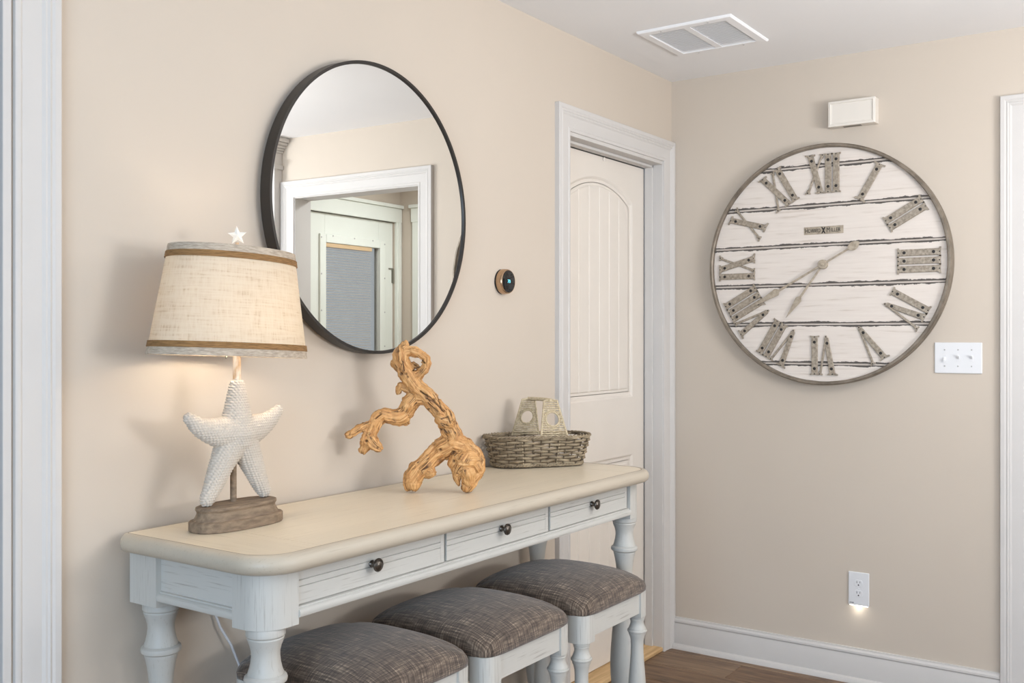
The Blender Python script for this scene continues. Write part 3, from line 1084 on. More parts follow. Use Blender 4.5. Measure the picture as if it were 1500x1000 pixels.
def stroke(mb, p0, p1, wd, z0, z1, taper=1.0):
    p0 = Vector(p0); p1 = Vector(p1)
    t = (p1 - p0).normalized(); nrm = Vector((-t.y, t.x))
    a = [p0 + nrm * wd / 2, p0 - nrm * wd / 2, p1 - nrm * wd * taper / 2, p1 + nrm * wd * taper / 2]
    b = 0.0015
    ai = [p0 + nrm * (wd / 2 - b) + t * b, p0 - nrm * (wd / 2 - b) + t * b, p1 - nrm * max(0.0004, wd * taper / 2 - b) - t * b, p1 + nrm * max(0.0004, wd * taper / 2 - b) - t * b]
    mb.rings([[(p.x, p.y, z0) for p in a], [(p.x, p.y, z1 - b) for p in a], [(p.x, p.y, z1) for p in ai]])


def serif(mb, p, wd, up, z0, z1):
    """bracketed serif: a thin bar with small rounded lobes"""
    x, y = p
    s = 1 if up else -1
    pts = [(-wd / 2, 0), (-wd / 2, -0.006), (-wd / 2 + 0.006, -0.008), (-wd * 0.22, -0.012), (0, -0.020), (wd * 0.22, -0.012), (wd / 2 - 0.006, -0.008), (wd / 2, -0.006), (wd / 2, 0), (wd * 0.2, -0.0015), (-wd * 0.2, -0.0015)]
    poly = [(x + a, y + s * b) for a, b in pts]
    if s > 0:
        poly = poly[::-1] if True else poly
    mb.prism(poly, z0, z1)


NB, NT_ = 0.278, 0.434     # radii of the numeral feet / heads
LO, HI = -0.078, 0.078
ZA, ZB = FZ + 0.002, FZ + 0.0075


def numeral(text, hour):
    mb = MB(); rv = []
    adv = {'I': 0.031, 'V': 0.068, 'X': 0.070}
    total = sum(adv[c] for c in text)
    x = -total / 2
    wI = 0.0245
    for ch in text:
        cx = x + adv[ch] / 2
        if ch == 'I':
            stroke(mb, (cx, LO + 0.002), (cx, HI - 0.002), wI, ZA, ZB)
            wide = 0.046 if len(text) == 1 else 0.036
            serif(mb, (cx, HI), wide, True, ZA, ZB - 0.0004); serif(mb, (cx, LO), wide, False, ZA, ZB - 0.0004)
            rv += [(cx, HI - 0.026, 0.0060), (cx, LO + 0.026, 0.0060), (cx, HI - 0.0055, 0.0024), (cx, LO + 0.0055, 0.0024)]
        elif ch == 'V':
            stroke(mb, (cx - 0.021, HI - 0.003), (cx + 0.004, LO + 0.010), 0.0225, ZA, ZB, 0.75)
            stroke(mb, (cx + 0.004, LO + 0.014), (cx + 0.0045, LO), 0.016, ZA, ZB, 0.3)
            stroke(mb, (cx + 0.028, HI - 0.003), (cx + 0.005, LO + 0.008), 0.0085, ZA, ZB - 0.001)
            serif(mb, (cx - 0.021, HI), 0.040, True, ZA, ZB - 0.0004); serif(mb, (cx + 0.029, HI), 0.022, True, ZA, ZB - 0.0014)
            rv += [(cx - 0.017, HI - 0.026, 0.0060), (cx + 0.0, LO + 0.030, 0.0060), (cx + 0.0045, LO + 0.005, 0.0024), (cx - 0.021, HI - 0.0055, 0.0024), (cx + 0.029, HI - 0.0055, 0.0024)]
        else:
            stroke(mb, (cx + 0.027, HI - 0.003), (cx - 0.029, LO + 0.003), 0.0085, ZA, ZB - 0.001)
            stroke(mb, (cx - 0.021, HI - 0.002), (cx + 0.021, LO + 0.002), 0.0225, ZA, ZB)
            for sx, yy, up, wd in ((-0.021, HI, True, 0.040), (0.021, LO, False, 0.040), (0.028, HI, True, 0.022), (-0.030, LO, False, 0.022)):
                serif(mb, (cx + sx, yy), wd, up, ZA, ZB - 0.0014)
                rv.append((cx + sx, yy - (0.0055 if up else -0.0055), 0.0024))
            rv += [(cx - 0.0145, HI - 0.026, 0.0060), (cx + 0.0145, LO + 0.026, 0.0060)]
        x += adv[ch]
    o = mb.build('numeral', MAT['pewter'], clock, bevel=0)
    a = R(-30 * hour)
    rc = (NB + NT_) / 2
    o.matrix_local = Matrix.Rotation(a, 4, 'Z') @ Matrix.Translation((0, rc, 0))
    rm = MB()
    for px, py, r in rv:
        rm.lathe([(0.0003, ZB - 0.001), (r, ZB - 0.001), (r, ZB + 0.0006), (r * 0.6, ZB + 0.0012), (0.0003, ZB + 0.0012)], 10, (px, py, 0))
    rm.build('rivets', MAT['rivet'], o)['kind'] = 'stuff'
    return o


for hh, tx in enumerate(['I', 'II', 'III', 'IV', 'V', 'VI', 'VII', 'VIII', 'IX', 'X', 'XI', 'XII'], 1):
    numeral(tx, hh)

# hands (drawn along +y, rotated clockwise)


def hand(name, length, spear0, wmax, tail, ang, z):
    pts = [(-0.0035, -tail), (-0.0045, spear0 - 0.012), (-wmax, spear0), (-wmax * 0.85, spear0 + 0.012), (-0.003, length - 0.02), (0, length), (0.003, length - 0.02), (wmax * 0.85, spear0 + 0.012), (wmax, spear0), (0.0045, spear0 - 0.012), (0.0035, -tail)]
    mb = MB().prism(pts[::-1], z, z + 0.003)
    o = mb.build(name, MAT['hand'], clock, bevel=0.0012)
    o.rotation_euler = (0, 0, R(-ang))
    return o


hour = hand('hour_hand', 0.257, 0.165, 0.0135, 0.02, -144.5, FZ + 0.009)
mnt = hand('minute_hand', 0.336, 0.212, 0.0155, 0.128, -119.3, FZ + 0.0135)
tail = MB()
pts = [(0.0165 * math.sin(t) * (1 + 0.12 * math.cos(t)), -0.138 + 0.0185 * math.cos(t) + 0.006 * math.cos(t) ** 3) for t in [2 * PI * k / 24 for k in range(24)]]
tail.prism(pts, FZ + 0.0132, FZ + 0.0170)
to = tail.build('counterweight', MAT['hand'], mnt, bevel=0.001)
hub = MB().lathe([(0.0005, FZ), (0.0185, FZ), (0.0185, FZ + 0.0165), (0.016, FZ + 0.019), (0.006, FZ + 0.0195), (0.0045, FZ + 0.023), (0.0005, FZ + 0.0235)], 32).build('hub', MAT['hand'], clock, smooth=40)
# name plate with lettering and emblem
npl = MB().box(-0.0775, 0.0775, 0.1195, 0.1500, FZ - 0.001, FZ + 0.002).build('name_plate', MAT['hand'], clock, bevel=0.0008)


def text(body, size, loc, parent, mat, name='lettering', align='CENTER', ext=0.0003, sx=1.0):
    cu = bpy.data.curves.new(name, 'FONT')
    cu.body = body; cu.size = size; cu.align_x = align; cu.align_y = 'CENTER'; cu.extrude = ext
    cu.materials.append(mat)
    tmp = bpy.data.objects.new(name, cu); C.objects.link(tmp)
    me_ = bpy.data.meshes.new_from_object(tmp.evaluated_get(bpy.context.evaluated_depsgraph_get()))
    bpy.data.objects.remove(tmp)
    me_.name = name
    o = bpy.data.objects.new(name, me_); C.objects.link(o)
    o.parent = parent; o.location = loc; o.scale = (sx, 1, 1)
    return o


for body, x0, x1 in (('HOWARD', -0.0740, 0.0135), ('MILLER', 0.0115, 0.0175)):
    big, rest = body[0], body[1:]
    text(big, 0.027, (x0, 0.1345, FZ + 0.0023), npl, MAT['ink'], align='LEFT', sx=0.70)
    text(rest, 0.0215, (x0 + x1, 0.1335, FZ + 0.0023), npl, MAT['ink'], align='LEFT', sx=0.585 if body[0] == 'H' else 0.74)
em = MB()
for s in (1, -1):
    em.prism([(-0.0085, 0.1345 + s * 0.0125), (-0.0022, 0.1345), (0.0022, 0.1345), (0.0085, 0.1345 + s * 0.0125), (0.0042, 0.1345 + s * 0.0125), (0.0, 0.1345 + s * 0.0065), (-0.0042, 0.1345 + s * 0.0125)][::1 if s < 0 else -1], FZ + 0.002, FZ + 0.0026)
em.build('emblem', MAT['ink'], npl)

# ------------------------------------------------------------------ small wall things
def wall_box(name, x0, x1, y0, y1, d, mat, parent, bev):
    return MB().box(x0, x1, y0, y1, 0.0, d).build(name, mat, parent, bevel=bev)


ch = empty('door_chime', (0, -0.782, 2.2025), 'ivory door chime box mounted above the clock', 'door chime', mat=M_BACK)
mb = MB()
a, b, d = 0.0895, 0.049, 0.048
mb.box(-a, a, -b, b, 0, 0.040)
mb.build('housing', MAT['chime'], ch, bevel=0.002)
mb = MB()


def rr(ax, by, z): return [(-ax, -by, z), (ax, -by, z), (ax, by, z), (-ax, by, z)]


mb.rings([rr(a, b, 0.040), rr(a, b, 0.048), rr(a - 0.009, b - 0.009, 0.050), rr(a - 0.010, b - 0.010, 0.0465), rr(a - 0.018, b - 0.015, 0.0455)])
mb.build('cover', MAT['chime'], ch, bevel=0.0008, seg=1)
sl = MB()
for i in range(12):
    x = -0.036 + i * 0.0057
    sl.box(x, x + 0.0028, -b - 0.0006, -b + 0.004, 0.010, 0.036)
sl.build('sound_slots', MAT['slot'], ch)['kind'] = 'stuff'

sw = empty('light_switch', (0, -1.1555, 1.2605), 'white triple toggle switch plate right of the clock', 'light switch', mat=M_BACK)
wall_box('cover_plate', -0.0815, 0.0815, -0.057, 0.057, 0.006, MAT['plate'], sw, 0.003)
for i, (x, up) in enumerate(((-0.046, False), (0.0, True), (0.046, True))):
    tg = MB()
    tg.box(-0.0055, 0.0055, -0.012, 0.012, 0.0055, 0.0064)
    s = 1 if up else -1
    tg.add([(-0.004, -0.004, 0.006), (0.004, -0.004, 0.006), (0.004, 0.004, 0.006), (-0.004, 0.004, 0.006),
            (-0.0035, s * 0.010 - 0.003, 0.017), (0.0035, s * 0.010 - 0.003, 0.017), (0.0035, s * 0.010 + 0.003, 0.017), (-0.0035, s * 0.010 + 0.003, 0.017)], BOX_F)
    to = tg.build('toggle', MAT['plate'], sw, bevel=0.0006, seg=1); to.location = (x, 0, 0)
    for yy in (-0.030, 0.030):
        so = MB().lathe([(0.0003, 0.006), (0.003, 0.006), (0.0025, 0.0072), (0.0003, 0.0074)], 10).build('screw', MAT['grey'], sw)
        so.location = (x, yy, 0)

ot = empty('wall_outlet', (0, -0.7975, 0.362), 'white duplex outlet with a glowing night light edge above the baseboard', 'outlet', mat=M_BACK)
wall_box('cover_plate', -0.0395, 0.0395, -0.0645, 0.0645, 0.007, MAT['plate'], ot, 0.003)
for yy in (0.022, -0.018):
    m_ = MB()
    pts = []
    for k in range(24):
        t = 2 * PI * k / 24
        pts.append((0.0165 * math.cos(t), max(-0.0135, min(0.0135, 0.0165 * math.sin(t)))))
    m_.prism(pts, 0.0065, 0.0085)
    rec = m_.build('receptacle', MAT['plate'], ot, bevel=0.0006, seg=1); rec.location = (0, yy, 0)
    s_ = MB()
    s_.box(-0.0070, -0.0052, 0.000, 0.0085, 0.008, 0.0088); s_.box(0.0048, 0.0064, 0.001, 0.0080, 0.008, 0.0088)
    s_.lathe([(0.0003, 0.008), (0.0028, 0.008), (0.0028, 0.0088), (0.0003, 0.0088)], 10, (0, -0.0065, 0))
    s_.build('slots', MAT['slot'], rec)['kind'] = 'stuff'
MB().lathe([(0.0003, 0.007), (0.0028, 0.007), (0.0003, 0.0085)], 10, (0, 0.002, 0)).build('screw', MAT['plate'], ot)
text('snap', 0.0095, (-0.026, -0.0545, 0.0072), ot, MAT['ink'], name='lettering')
MB().box(-0.034, 0.034, -0.0662, -0.0640, 0.0012, 0.0050).build('night_light', MAT['led'], ot)
nl = bpy.data.lights.new('night_light_glow', 'AREA'); nl.shape = 'RECTANGLE'; nl.size = 0.066; nl.size_y = 0.004; nl.energy = 0.035; nl.color = (1, 0.96, 0.84)
no = bpy.data.objects.new('night_light_glow', nl); C.objects.link(no)
no.location = (-0.012, -0.7975, 0.2955); no.rotation_euler = Vector((0.35, 0, -1)).to_track_quat('-Z', 'X').to_euler()

tm = empty('thermostat', (-1.272, 0, 1.5195), 'small round steel thermostat with black display beside the mirror', 'thermostat', mat=M_LEFT)
MB().lathe([(0.0005, 0), (0.0395, 0), (0.0405, 0.001), (0.0405, 0.004), (0.0395, 0.005), (0.0005, 0.005)], 48).build('back_plate', MAT['dark'], tm, smooth=40)
MB().lathe([(0.0005, 0.005), (0.0385, 0.005), (0.0415, 0.008), (0.0418, 0.012), (0.0405, 0.024), (0.0385, 0.0285), (0.0372, 0.0295), (0.0360, 0.029), (0.0005, 0.029)], 48).build('dial_ring', MAT['steel'], tm, smooth=40)
scn = MB().lathe([(0.0005, 0.0285), (0.0362, 0.0285), (0.0362, 0.0292), (0.030, 0.0305), (0.0005, 0.0312)], 48).build('display', MAT['screen'], tm, smooth=60)
text('70', 0.016, (-0.001, 0.0, 0.0314), scn, MAT['digits'], name='digits')

vent = empty('ceiling_vent', (-0.548, -0.392, H), 'white square return air vent in the ceiling corner', 'vent', mat=M_CEIL)
mb = MB()
ov, iv = 0.180, 0.145
mb.rings([rr(ov, ov, 0), rr(ov, ov, 0.004), rr(ov - 0.004, ov - 0.004, 0.009), rr(iv + 0.002, iv + 0.002, 0.010), rr(iv, iv, 0.008), rr(iv, iv, 0.001)], cap0=False, cap1=False)
mb.build('frame', MAT['ceil'], vent)
MB().box(-iv, iv, -0.012, 0.012, 0.001, 0.0085).build('divider', MAT['ceil'], vent)
MB().box(-iv, iv, -iv, iv, 0.0002, 0.001).build('backing', MAT['ceil'], vent)
vm = None
for half in (-1, 1):
    for i in range(22):
        x = -iv + 0.0065 + i * (2 * iv - 0.012) / 21.5
        if vm is None:
            o = MB().box(-0.0056, 0.0056, -0.0655, 0.0655, -0.0006, 0.0006).build('slat', MAT['ceil'], vent); vm = o.data
        else:
            o = bpy.data.objects.new('slat', vm); C.objects.link(o); o.parent = vent
        o.location = (x, half * 0.078, 0.0062); o.rotation_euler = (0, R(12), 0)
sc = MB()
for x in (-0.09, 0.09):
    for s in (-1, 1):
        sc.lathe([(0.0003, 0.009), (0.004, 0.009), (0.003, 0.0115), (0.0003, 0.012)], 10, (s * 0.162, x, 0))
sc.build('screws', MAT['grey'], vent)['kind'] = 'stuff'

# ------------------------------------------------------------------ starfish lamp
LX, LY = -2.495, -0.155
lamp = empty('table_lamp', (LX, LY, TZ), 'starfish table lamp with an oval linen shade, lit', 'lamp')


def stadium(a, b, z, n=48, e=2.6):
    pts = []
    for k in range(n):
        t = 2 * PI * k / n
        c, s = math.cos(t), math.sin(t)
        pts.append((a * math.copysign(abs(c) ** (2 / e), c), b * math.copysign(abs(s) ** (2 / e), s), z))
    return pts


mb = MB()
mb.rings([stadium(a, b, z) for a, b, z in ((0.113, 0.056, 0.0), (0.1145, 0.0575, 0.002), (0.1145, 0.0575, 0.019), (0.112, 0.055, 0.0215), (0.1055, 0.0485, 0.0225), (0.1025, 0.0455, 0.028), (0.0985, 0.0415, 0.036), (0.0985, 0.0415, 0.040), (0.1015, 0.0445, 0.045), (0.1005, 0.0435, 0.050), (0.097, 0.040, 0.0515))])
mb.build('base', MAT['base_wood'], lamp, smooth=28)
MB().tube([(0.0, 0.012, 0.050), (0.0, 0.012, 0.19)], 0.0072, 14).build('support_rod', MAT['base_wood'], lamp, smooth=40)
MB().lathe([(0.0005, 0.300), (0.0088, 0.300), (0.0092, 0.32), (0.0086, 0.345), (0.0090, 0.392), (0.0005, 0.392)], 16).build('stem', MAT['stem'], lamp, smooth=50)


def remeshed(chains, voxel, name):
    """union of tapered tubes -> one continuous voxel-remeshed mesh"""
    mb = MB()
    for ch in chains:
        pts = []; rad = []
        m = len(ch)
        for i in range(m - 1):
            p0, r0 = Vector(ch[i][0]), ch[i][1]; p1, r1 = Vector(ch[i + 1][0]), ch[i + 1][1]
            pm = Vector(ch[i - 1][0]) if i > 0 else p0 - (p1 - p0); pn = Vector(ch[i + 2][0]) if i + 2 < m else p1 + (p1 - p0)
            st = max(3, int((p1 - p0).length / 0.004))
            for k in range(st):
                t = k / st
                q = 0.5 * ((2 * p0) + (-pm + p1) * t + (2 * pm - 5 * p0 + 4 * p1 - pn) * t * t + (-pm + 3 * p0 - 3 * p1 + pn) * t ** 3)
                pts.append(q); rad.append(r0 + (r1 - r0) * t)
        pts.append(Vector(ch[-1][0])); rad.append(ch[-1][1])
        # rounded ends
        d0 = (pts[0] - pts[1]).normalized(); d1_ = (pts[-1] - pts[-2]).normalized()
        r0, r1 = rad[0], rad[-1]
        pre = [(pts[0] + d0 * r0 * math.sin(a), r0 * math.cos(a)) for a in (R(84), R(60), R(30))]
        post = [(pts[-1] + d1_ * r1 * math.sin(a), r1 * math.cos(a)) for a in (R(30), R(60), R(84))]
        pts = [p for p, _ in pre] + pts + [p for p, _ in post]
        rad = [r for _, r in pre] + rad + [r for _, r in post]
        mb.tube(pts, rad, 14)
    tmp = mb.build('tmp', MAT['star'])
    md = tmp.modifiers.new('r', 'REMESH'); md.mode = 'VOXEL'; md.voxel_size = voxel
    sm = tmp.modifiers.new('s', 'SMOOTH'); sm.factor = 0.5; sm.iterations = 6
    dg = bpy.context.evaluated_depsgraph_get()
    me = bpy.data.meshes.new_from_object(tmp.evaluated_get(dg))
    me.name = name
    bpy.data.objects.remove(tmp)
    return me


# starfish (lamp local coordinates)
zc = 0.200
star_ch = [
    [((0, 0, zc), 0.046), ((0.0, 0, zc + 0.055), 0.030), ((0.0, 0, zc + 0.105), 0.0185)],
    [((0, 0, zc + 0.005), 0.044), ((0.048, 0, zc + 0.010), 0.032), ((0.088, 0, zc + 0.024), 0.021), ((0.118, 0, zc + 0.045), 0.012)],
    [((0, 0, zc + 0.005), 0.044), ((-0.050, 0, zc + 0.008), 0.032), ((-0.094, 0, zc + 0.020), 0.021), ((-0.127, 0, zc + 0.043), 0.012)],
    [((0.006, 0, zc - 0.005), 0.040), ((0.036, 0, zc - 0.055), 0.029), ((0.060, 0, zc - 0.105), 0.021), ((0.076, 0, zc - 0.132), 0.0165)],
    [((-0.006, 0, zc - 0.005), 0.040), ((-0.038, 0, zc - 0.055), 0.029), ((-0.064, 0, zc - 0.105), 0.021), ((-0.080, 0, zc - 0.132), 0.0165)],
]
me = remeshed(star_ch, 0.0013, 'starfish')
me.calc_loop_triangles()
n_ = len(me.vertices)
cos = [v.co.copy() for v in me.vertices]; nos = [v.normal.copy() for v in me.vertices]
LA = 0.0064
for i in range(n_):
    p = cos[i]
    u_, w_ = p.x / LA, p.z / (LA * 0.866)
    dmin = 9.0
    for rw in (math.floor(w_), math.floor(w_) + 1):
        off = 0.5 * (rw % 2)
        cl = round(u_ - off)
        dmin = min(dmin, math.hypot((u_ - off - cl), (w_ - rw) * 0.866))
    h = max(0.0, 1 - (dmin / 0.46) ** 2)
    me.vertices[i].co = p + nos[i] * (0.0027 * h - 0.0005)
# flatten depth slightly
for v in me.vertices:
    v.co.y *= 0.82
me.polygons.foreach_set('use_smooth', [True] * len(me.polygons))
me.materials.clear(); me.materials.append(MAT['star'])
so = bpy.data.objects.new('starfish', me); C.objects.link(so); so.parent = lamp

# shade: tapered oval, slightly tilted
shm = Matrix.Translation((-0.014, 0, 0.488)) @ Matrix.Rotation(R(2.4), 4, 'Y')


def oval(t, off=0.0):
    """t 0 bottom .. 1 top"""
    return (0.192 + (0.151 - 0.192) * t + off, 0.128 + (0.104 - 0.128) * t + off)


HS = 0.232


def ov_ring(t, off=0.0, n=96):
    a, b = oval(t, off)
    return [(a * math.cos(2 * PI * k / n), b * math.sin(2 * PI * k / n), -HS / 2 + HS * t) for k in range(n)]


mb = MB().rings([ov_ring(i / 16) for i in range(17)] + [ov_ring(1 - i / 16, -0.002) for i in range(17)], loop=True)
sh = mb.build('lamp_shade', MAT['shade'], lamp, smooth=60); sh.matrix_local = shm
for nm, t0, t1, off, mt in (('border', -0.002, 0.066, 0.0012, 'shade_trim'), ('border', 0.935, 1.002, 0.0012, 'shade_trim'), ('cord_band', 0.066, 0.122, 0.0026, 'jute'), ('cord_band', 0.880, 0.937, 0.0026, 'jute')):
    ts = [t0 + (t1 - t0) * i / 8 for i in range(9)]
    rg = []
    for i, t in enumerate(ts):
        extra = 0.0006 * abs(math.sin(i * PI / 2)) if nm == 'cord_band' else 0
        rg.append(ov_ring(t, off + extra))
    rg += [ov_ring(t, -0.0035 if nm == 'border' else 0.0002) for t in ts[::-1]]
    o = MB().rings(rg, loop=True).build(nm, MAT[mt], sh, smooth=50)
# spider and harp inside, bulb, finial
hp = MB()
for s in (-1, 1):
    hp.tube([(s * 0.01, 0, 0.388), (s * 0.045, 0, 0.42), (s * 0.055, 0, 0.50), (s * 0.04, 0, 0.57), (0, 0, 0.597)], 0.0015, 6)
hp.tube([(-0.150, 0, 0.5945), (0.135, 0, 0.5845)], 0.0015, 6)
hp.tube([(-0.0, -0.10, 0.590), (0.0, 0.10, 0.590)], 0.0015, 6)
hp.build('harp', MAT['brass'], lamp)
MB().lathe([(0.0005, 0.392), (0.013, 0.392), (0.014, 0.415), (0.016, 0.425), (0.028, 0.455), (0.030, 0.475), (0.024, 0.497), (0.010, 0.508), (0.0005, 0.510)], 24).build('bulb', MAT['bulb'], lamp, smooth=60)
bl_d = bpy.data.lights.new('lamp_bulb', 'POINT'); bl_d.energy = 4.8; bl_d.color = (1.0, 0.85, 0.66); bl_d.shadow_soft_size = 0.035
blo = bpy.data.objects.new('lamp_bulb', bl_d); C.objects.link(blo); blo.location = (LX - 0.0, LY, TZ + 0.445)
mb = MB()
star_pts = []
for k in range(10):
    a = R(90 + 36 * k + 4); r = 0.0215 if k % 2 == 0 else 0.0095
    star_pts.append((r * math.cos(a), r * math.sin(a)))
vs = [(x, 0, z) for x, z in star_pts] + [(0, -0.006, 0), (0, 0.006, 0)]
fs = [(i, (i + 1) % 10, 10) for i in range(10)] + [((i + 1) % 10, i, 11) for i in range(10)]
mb.add(vs, fs)
fn = mb.build('finial', MAT['bright'], lamp); fn.location = (0.001, 0, 0.637); fn.rotation_euler = (0, 0, R(-35)); fn.scale = (1, 1, 1)
MB().tube([(0, 0, 0.592), (0, 0, 0.622)], 0.004, 10).build('finial_stem', MAT['stem'], lamp)
pc = MB().tube([(-0.03, 0.0, 0.40), (-0.03, 0.0, 0.372)], 0.0008, 6)
pc.lathe([(0.0003, 0.366), (0.002, 0.368), (0.002, 0.371), (0.0003, 0.373)], 8, (-0.03, 0, 0))
pc.build('pull_chain', MAT['brass'], lamp)
cd = MB().tube([(0.03, 0.045, 0.008), (0.06, 0.10, 0.0038), (0.06, 0.130, 0.0042), (0.058, 0.1455, -0.010), (0.055, 0.1465, -0.10), (0.054, 0.143, -0.225), (0.066, 0.138, -0.262), (0.092, 0.132, -0.308), (0.113, 0.128, -0.360), (0.128, 0.122, -0.420), (0.15, 0.105, -0.60), (0.16, 0.100, -0.913)], 0.0032, 8)
cd.build('power_cord', MAT['cord'], lamp, smooth=60)

# ------------------------------------------------------------------ driftwood sculpture
# joints: x, y, z, radius (metres), measured on the standing piece
DW0 = Vector((-3.9643, -1.913, 1.3414))
FWD = Vector((0.82124, 0.57057, 0)); RGT = Vector((0.57057, -0.82124, 0))


def dw(u, v, r, do=0.0):
    """joint of the sculpture, from its measured sideways / height position; do = metres toward the wall"""
    D = 2.667 + do
    return (tuple(DW0 + FWD * D + RGT * ((u - 750) / 1470.54 * D) + Vector((0, 0, 1)) * ((491.86 - v) / 1470.54 * D)), r * 1.14 / 1470.54 * D)


chains = [
    [dw(605, 706, 12), dw(604, 699, 9)],
    [dw(597, 693, 5, .01), dw(607, 690, 10)],
    [dw(702, 676, 6, .01), dw(696, 690, 9, .01)],
    [dw(512, 635, 5.6, -.038), dw(516, 632, 4.5, -.037)],
    [dw(620, 548, 2.2, .004), dw(612, 556, 5, .0)],
    [dw(585, 548, 2.5), dw(592, 545, 8)],
    [dw(605, 705, 11), dw(606, 698, 12.5), dw(614, 686, 12.5), dw(630, 671, 12, .005), dw(645, 657, 14, .01), dw(660, 648, 15, .01)],
    [dw(632, 690, 6, -.01), dw(626, 690, 8, 0), dw(620, 686, 10)],
    [dw(684, 712, 8.5), dw(688, 703, 9), dw(697, 690, 10, .01), dw(699, 677, 10, .015), dw(692, 664, 12, .012), dw(678, 653, 13, .012), dw(660, 648, 15, .01)],
    [dw(673, 685, 10, -.015), dw(680, 673, 13, -.015), dw(690, 672, 12, -.005), dw(696, 682, 9)],
    [dw(671, 708, 1.8, -.01), dw(669, 698, 4, -.012), dw(668, 684, 8, -.012), dw(675, 670, 11, -.01)],
    [dw(666, 678, 8, -.015), dw(672, 671, 10, -.015), dw(684, 690, 10, -.015), dw(688, 703, 8, -.005)],
    [dw(660, 650, 14, .01), dw(664, 638, 13, .01), dw(655, 620, 12, .005), dw(648, 606, 11.5), dw(637, 592, 11), dw(624, 578, 12.5), dw(612, 567, 12), dw(602, 555, 11), dw(594, 541, 11), dw(588, 527, 11), dw(587, 515, 10), dw(592, 509, 7)],
    [dw(646, 611, 9, -.012), dw(656, 617, 10, -.010), dw(655, 609, 10, -.006)],
    [dw(590, 514, 8), dw(602, 512, 7), dw(614, 516, 7), dw(624, 524, 6.5), dw(624, 535, 6.5, -.006), dw(616, 545, 5.5, -.008), dw(606, 552, 7, -.004)],
    [dw(606, 530, 2.5, .01), dw(613, 536, 4, .008), dw(620, 538, 5, .004)],
    [dw(576, 531, 4.5, .012), dw(584, 535, 6, .008), dw(592, 536, 8)],
    [dw(592, 503, 5, .0), dw(590, 512, 8)],
    [dw(583, 572, 3.5), dw(587, 564, 4.5), dw(597, 567, 5), dw(610, 570, 9)],
    [dw(624, 580, 11), dw(610, 580, 11), dw(600, 590, 11), dw(594, 602, 11.5), dw(586, 608, 11, -.006), dw(572, 608, 10, -.012), dw(562, 606, 10, -.018), dw(553, 612, 9.5, -.022), dw(547, 622, 9, -.025), dw(542, 634, 9.5, -.028), dw(538, 646, 9, -.028), dw(534, 656, 6.5, -.028)],
    [dw(592, 606, 8), dw(596, 616, 5), dw(594, 619, 3)],
    [dw(548, 620, 8, -.024), dw(538, 621, 6.5, -.03), dw(529, 625, 5, -.034), dw(520, 630, 4.8, -.036), dw(513, 634, 4.8, -.038)],
    [dw(542, 640, 9, -.03), dw(548, 648, 8.5, -.036), dw(553, 652, 7.5, -.038)],
    [dw(537, 638, 7, -.034), dw(535, 645, 7.5, -.036)],
]
me = remeshed(chains, 0.0023, 'driftwood')
# grain coordinates: along the nearest branch / around it
segs = []
soff = 0.0
for ch in chains:
    s = soff
    for i in range(len(ch) - 1):
        a, b = Vector(ch[i][0]), Vector(ch[i + 1][0])
        segs.append((a, b - a, (b - a).length, s, ch[i][1], ch[i + 1][1]))
        s += (b - a).length
    soff += 1.7
gr = []; cr = []; newco = []
holes = [(dw(604, 715, 1)[0], 0.009), (dw(686, 719, 1)[0], 0.006), (dw(694, 509, 1)[0], 0.004), (dw(595, 546, 1, -.02)[0], 0.0035), (dw(588, 532, 1, -.02)[0], 0.003), (dw(645, 657, 1, -.02)[0], 0.0035), (dw(613, 691, 1, -.02)[0], 0.004),
         (dw(537, 644, 1, -.05)[0], 0.0035), (dw(553, 654, 1, -.05)[0], 0.003), (dw(512, 635, 1, -.045)[0], 0.003), (dw(670, 692, 1, -.03)[0], 0.003), (dw(664, 673, 1, -.03)[0], 0.0035), (dw(597, 550, 1, -.02)[0], 0.003), (dw(665, 661, 1, -.008)[0], 0.007), (dw(671, 659, 1, -.006)[0], 0.006)]
slits = [((dw(590, 528, 1, -.022)[0]), (dw(592, 541, 1, -.022)[0]), 0.0022), (dw(616, 571, 1, -.024)[0], dw(627, 579, 1, -.024)[0], 0.003), (dw(633, 583, 1, -.022)[0], dw(650, 600, 1, -.02)[0], 0.0028), (dw(640, 571, 1, -.004)[0], dw(648, 598, 1, -.006)[0], 0.0026),
         (dw(628, 590, 1, -.022)[0], dw(641, 601, 1, -.022)[0], 0.0022), (dw(549, 611, 1, -.04)[0], dw(558, 604, 1, -.04)[0], 0.002), (dw(610, 523, 1, -.014)[0], dw(622, 529, 1, -.014)[0], 0.0026), (dw(605, 541, 1, -.014)[0], dw(617, 531, 1, -.014)[0], 0.0024),
         (dw(646, 612, 1, -.03)[0], dw(656, 608, 1, -.03)[0], 0.002), (dw(656, 608, 1, -.03)[0], dw(660, 618, 1, -.028)[0], 0.002), (dw(646, 618, 1, -.03)[0], dw(657, 622, 1, -.028)[0], 0.002)]
slits = [(Vector(a), Vector(b) - Vector(a), r) for a, b, r in slits]
rnd = random.Random(5)
for ch in chains:                     # worm holes and knots scattered along the branches
    for i in range(len(ch) - 1):
        if rnd.random() < 0.62:
            t = rnd.random(); a, b = Vector(ch[i][0]), Vector(ch[i + 1][0])
            an = rnd.uniform(0, 2 * PI); rr = ch[i][1] + (ch[i + 1][1] - ch[i][1]) * t
            e1 = (b - a).cross(Vector((0.1, 0.2, 1))).normalized(); e2 = (b - a).normalized().cross(e1)
            holes.append((tuple(a + (b - a) * t + (e1 * math.cos(an) + e2 * math.sin(an)) * rr), rnd.uniform(0.0018, 0.0042)))
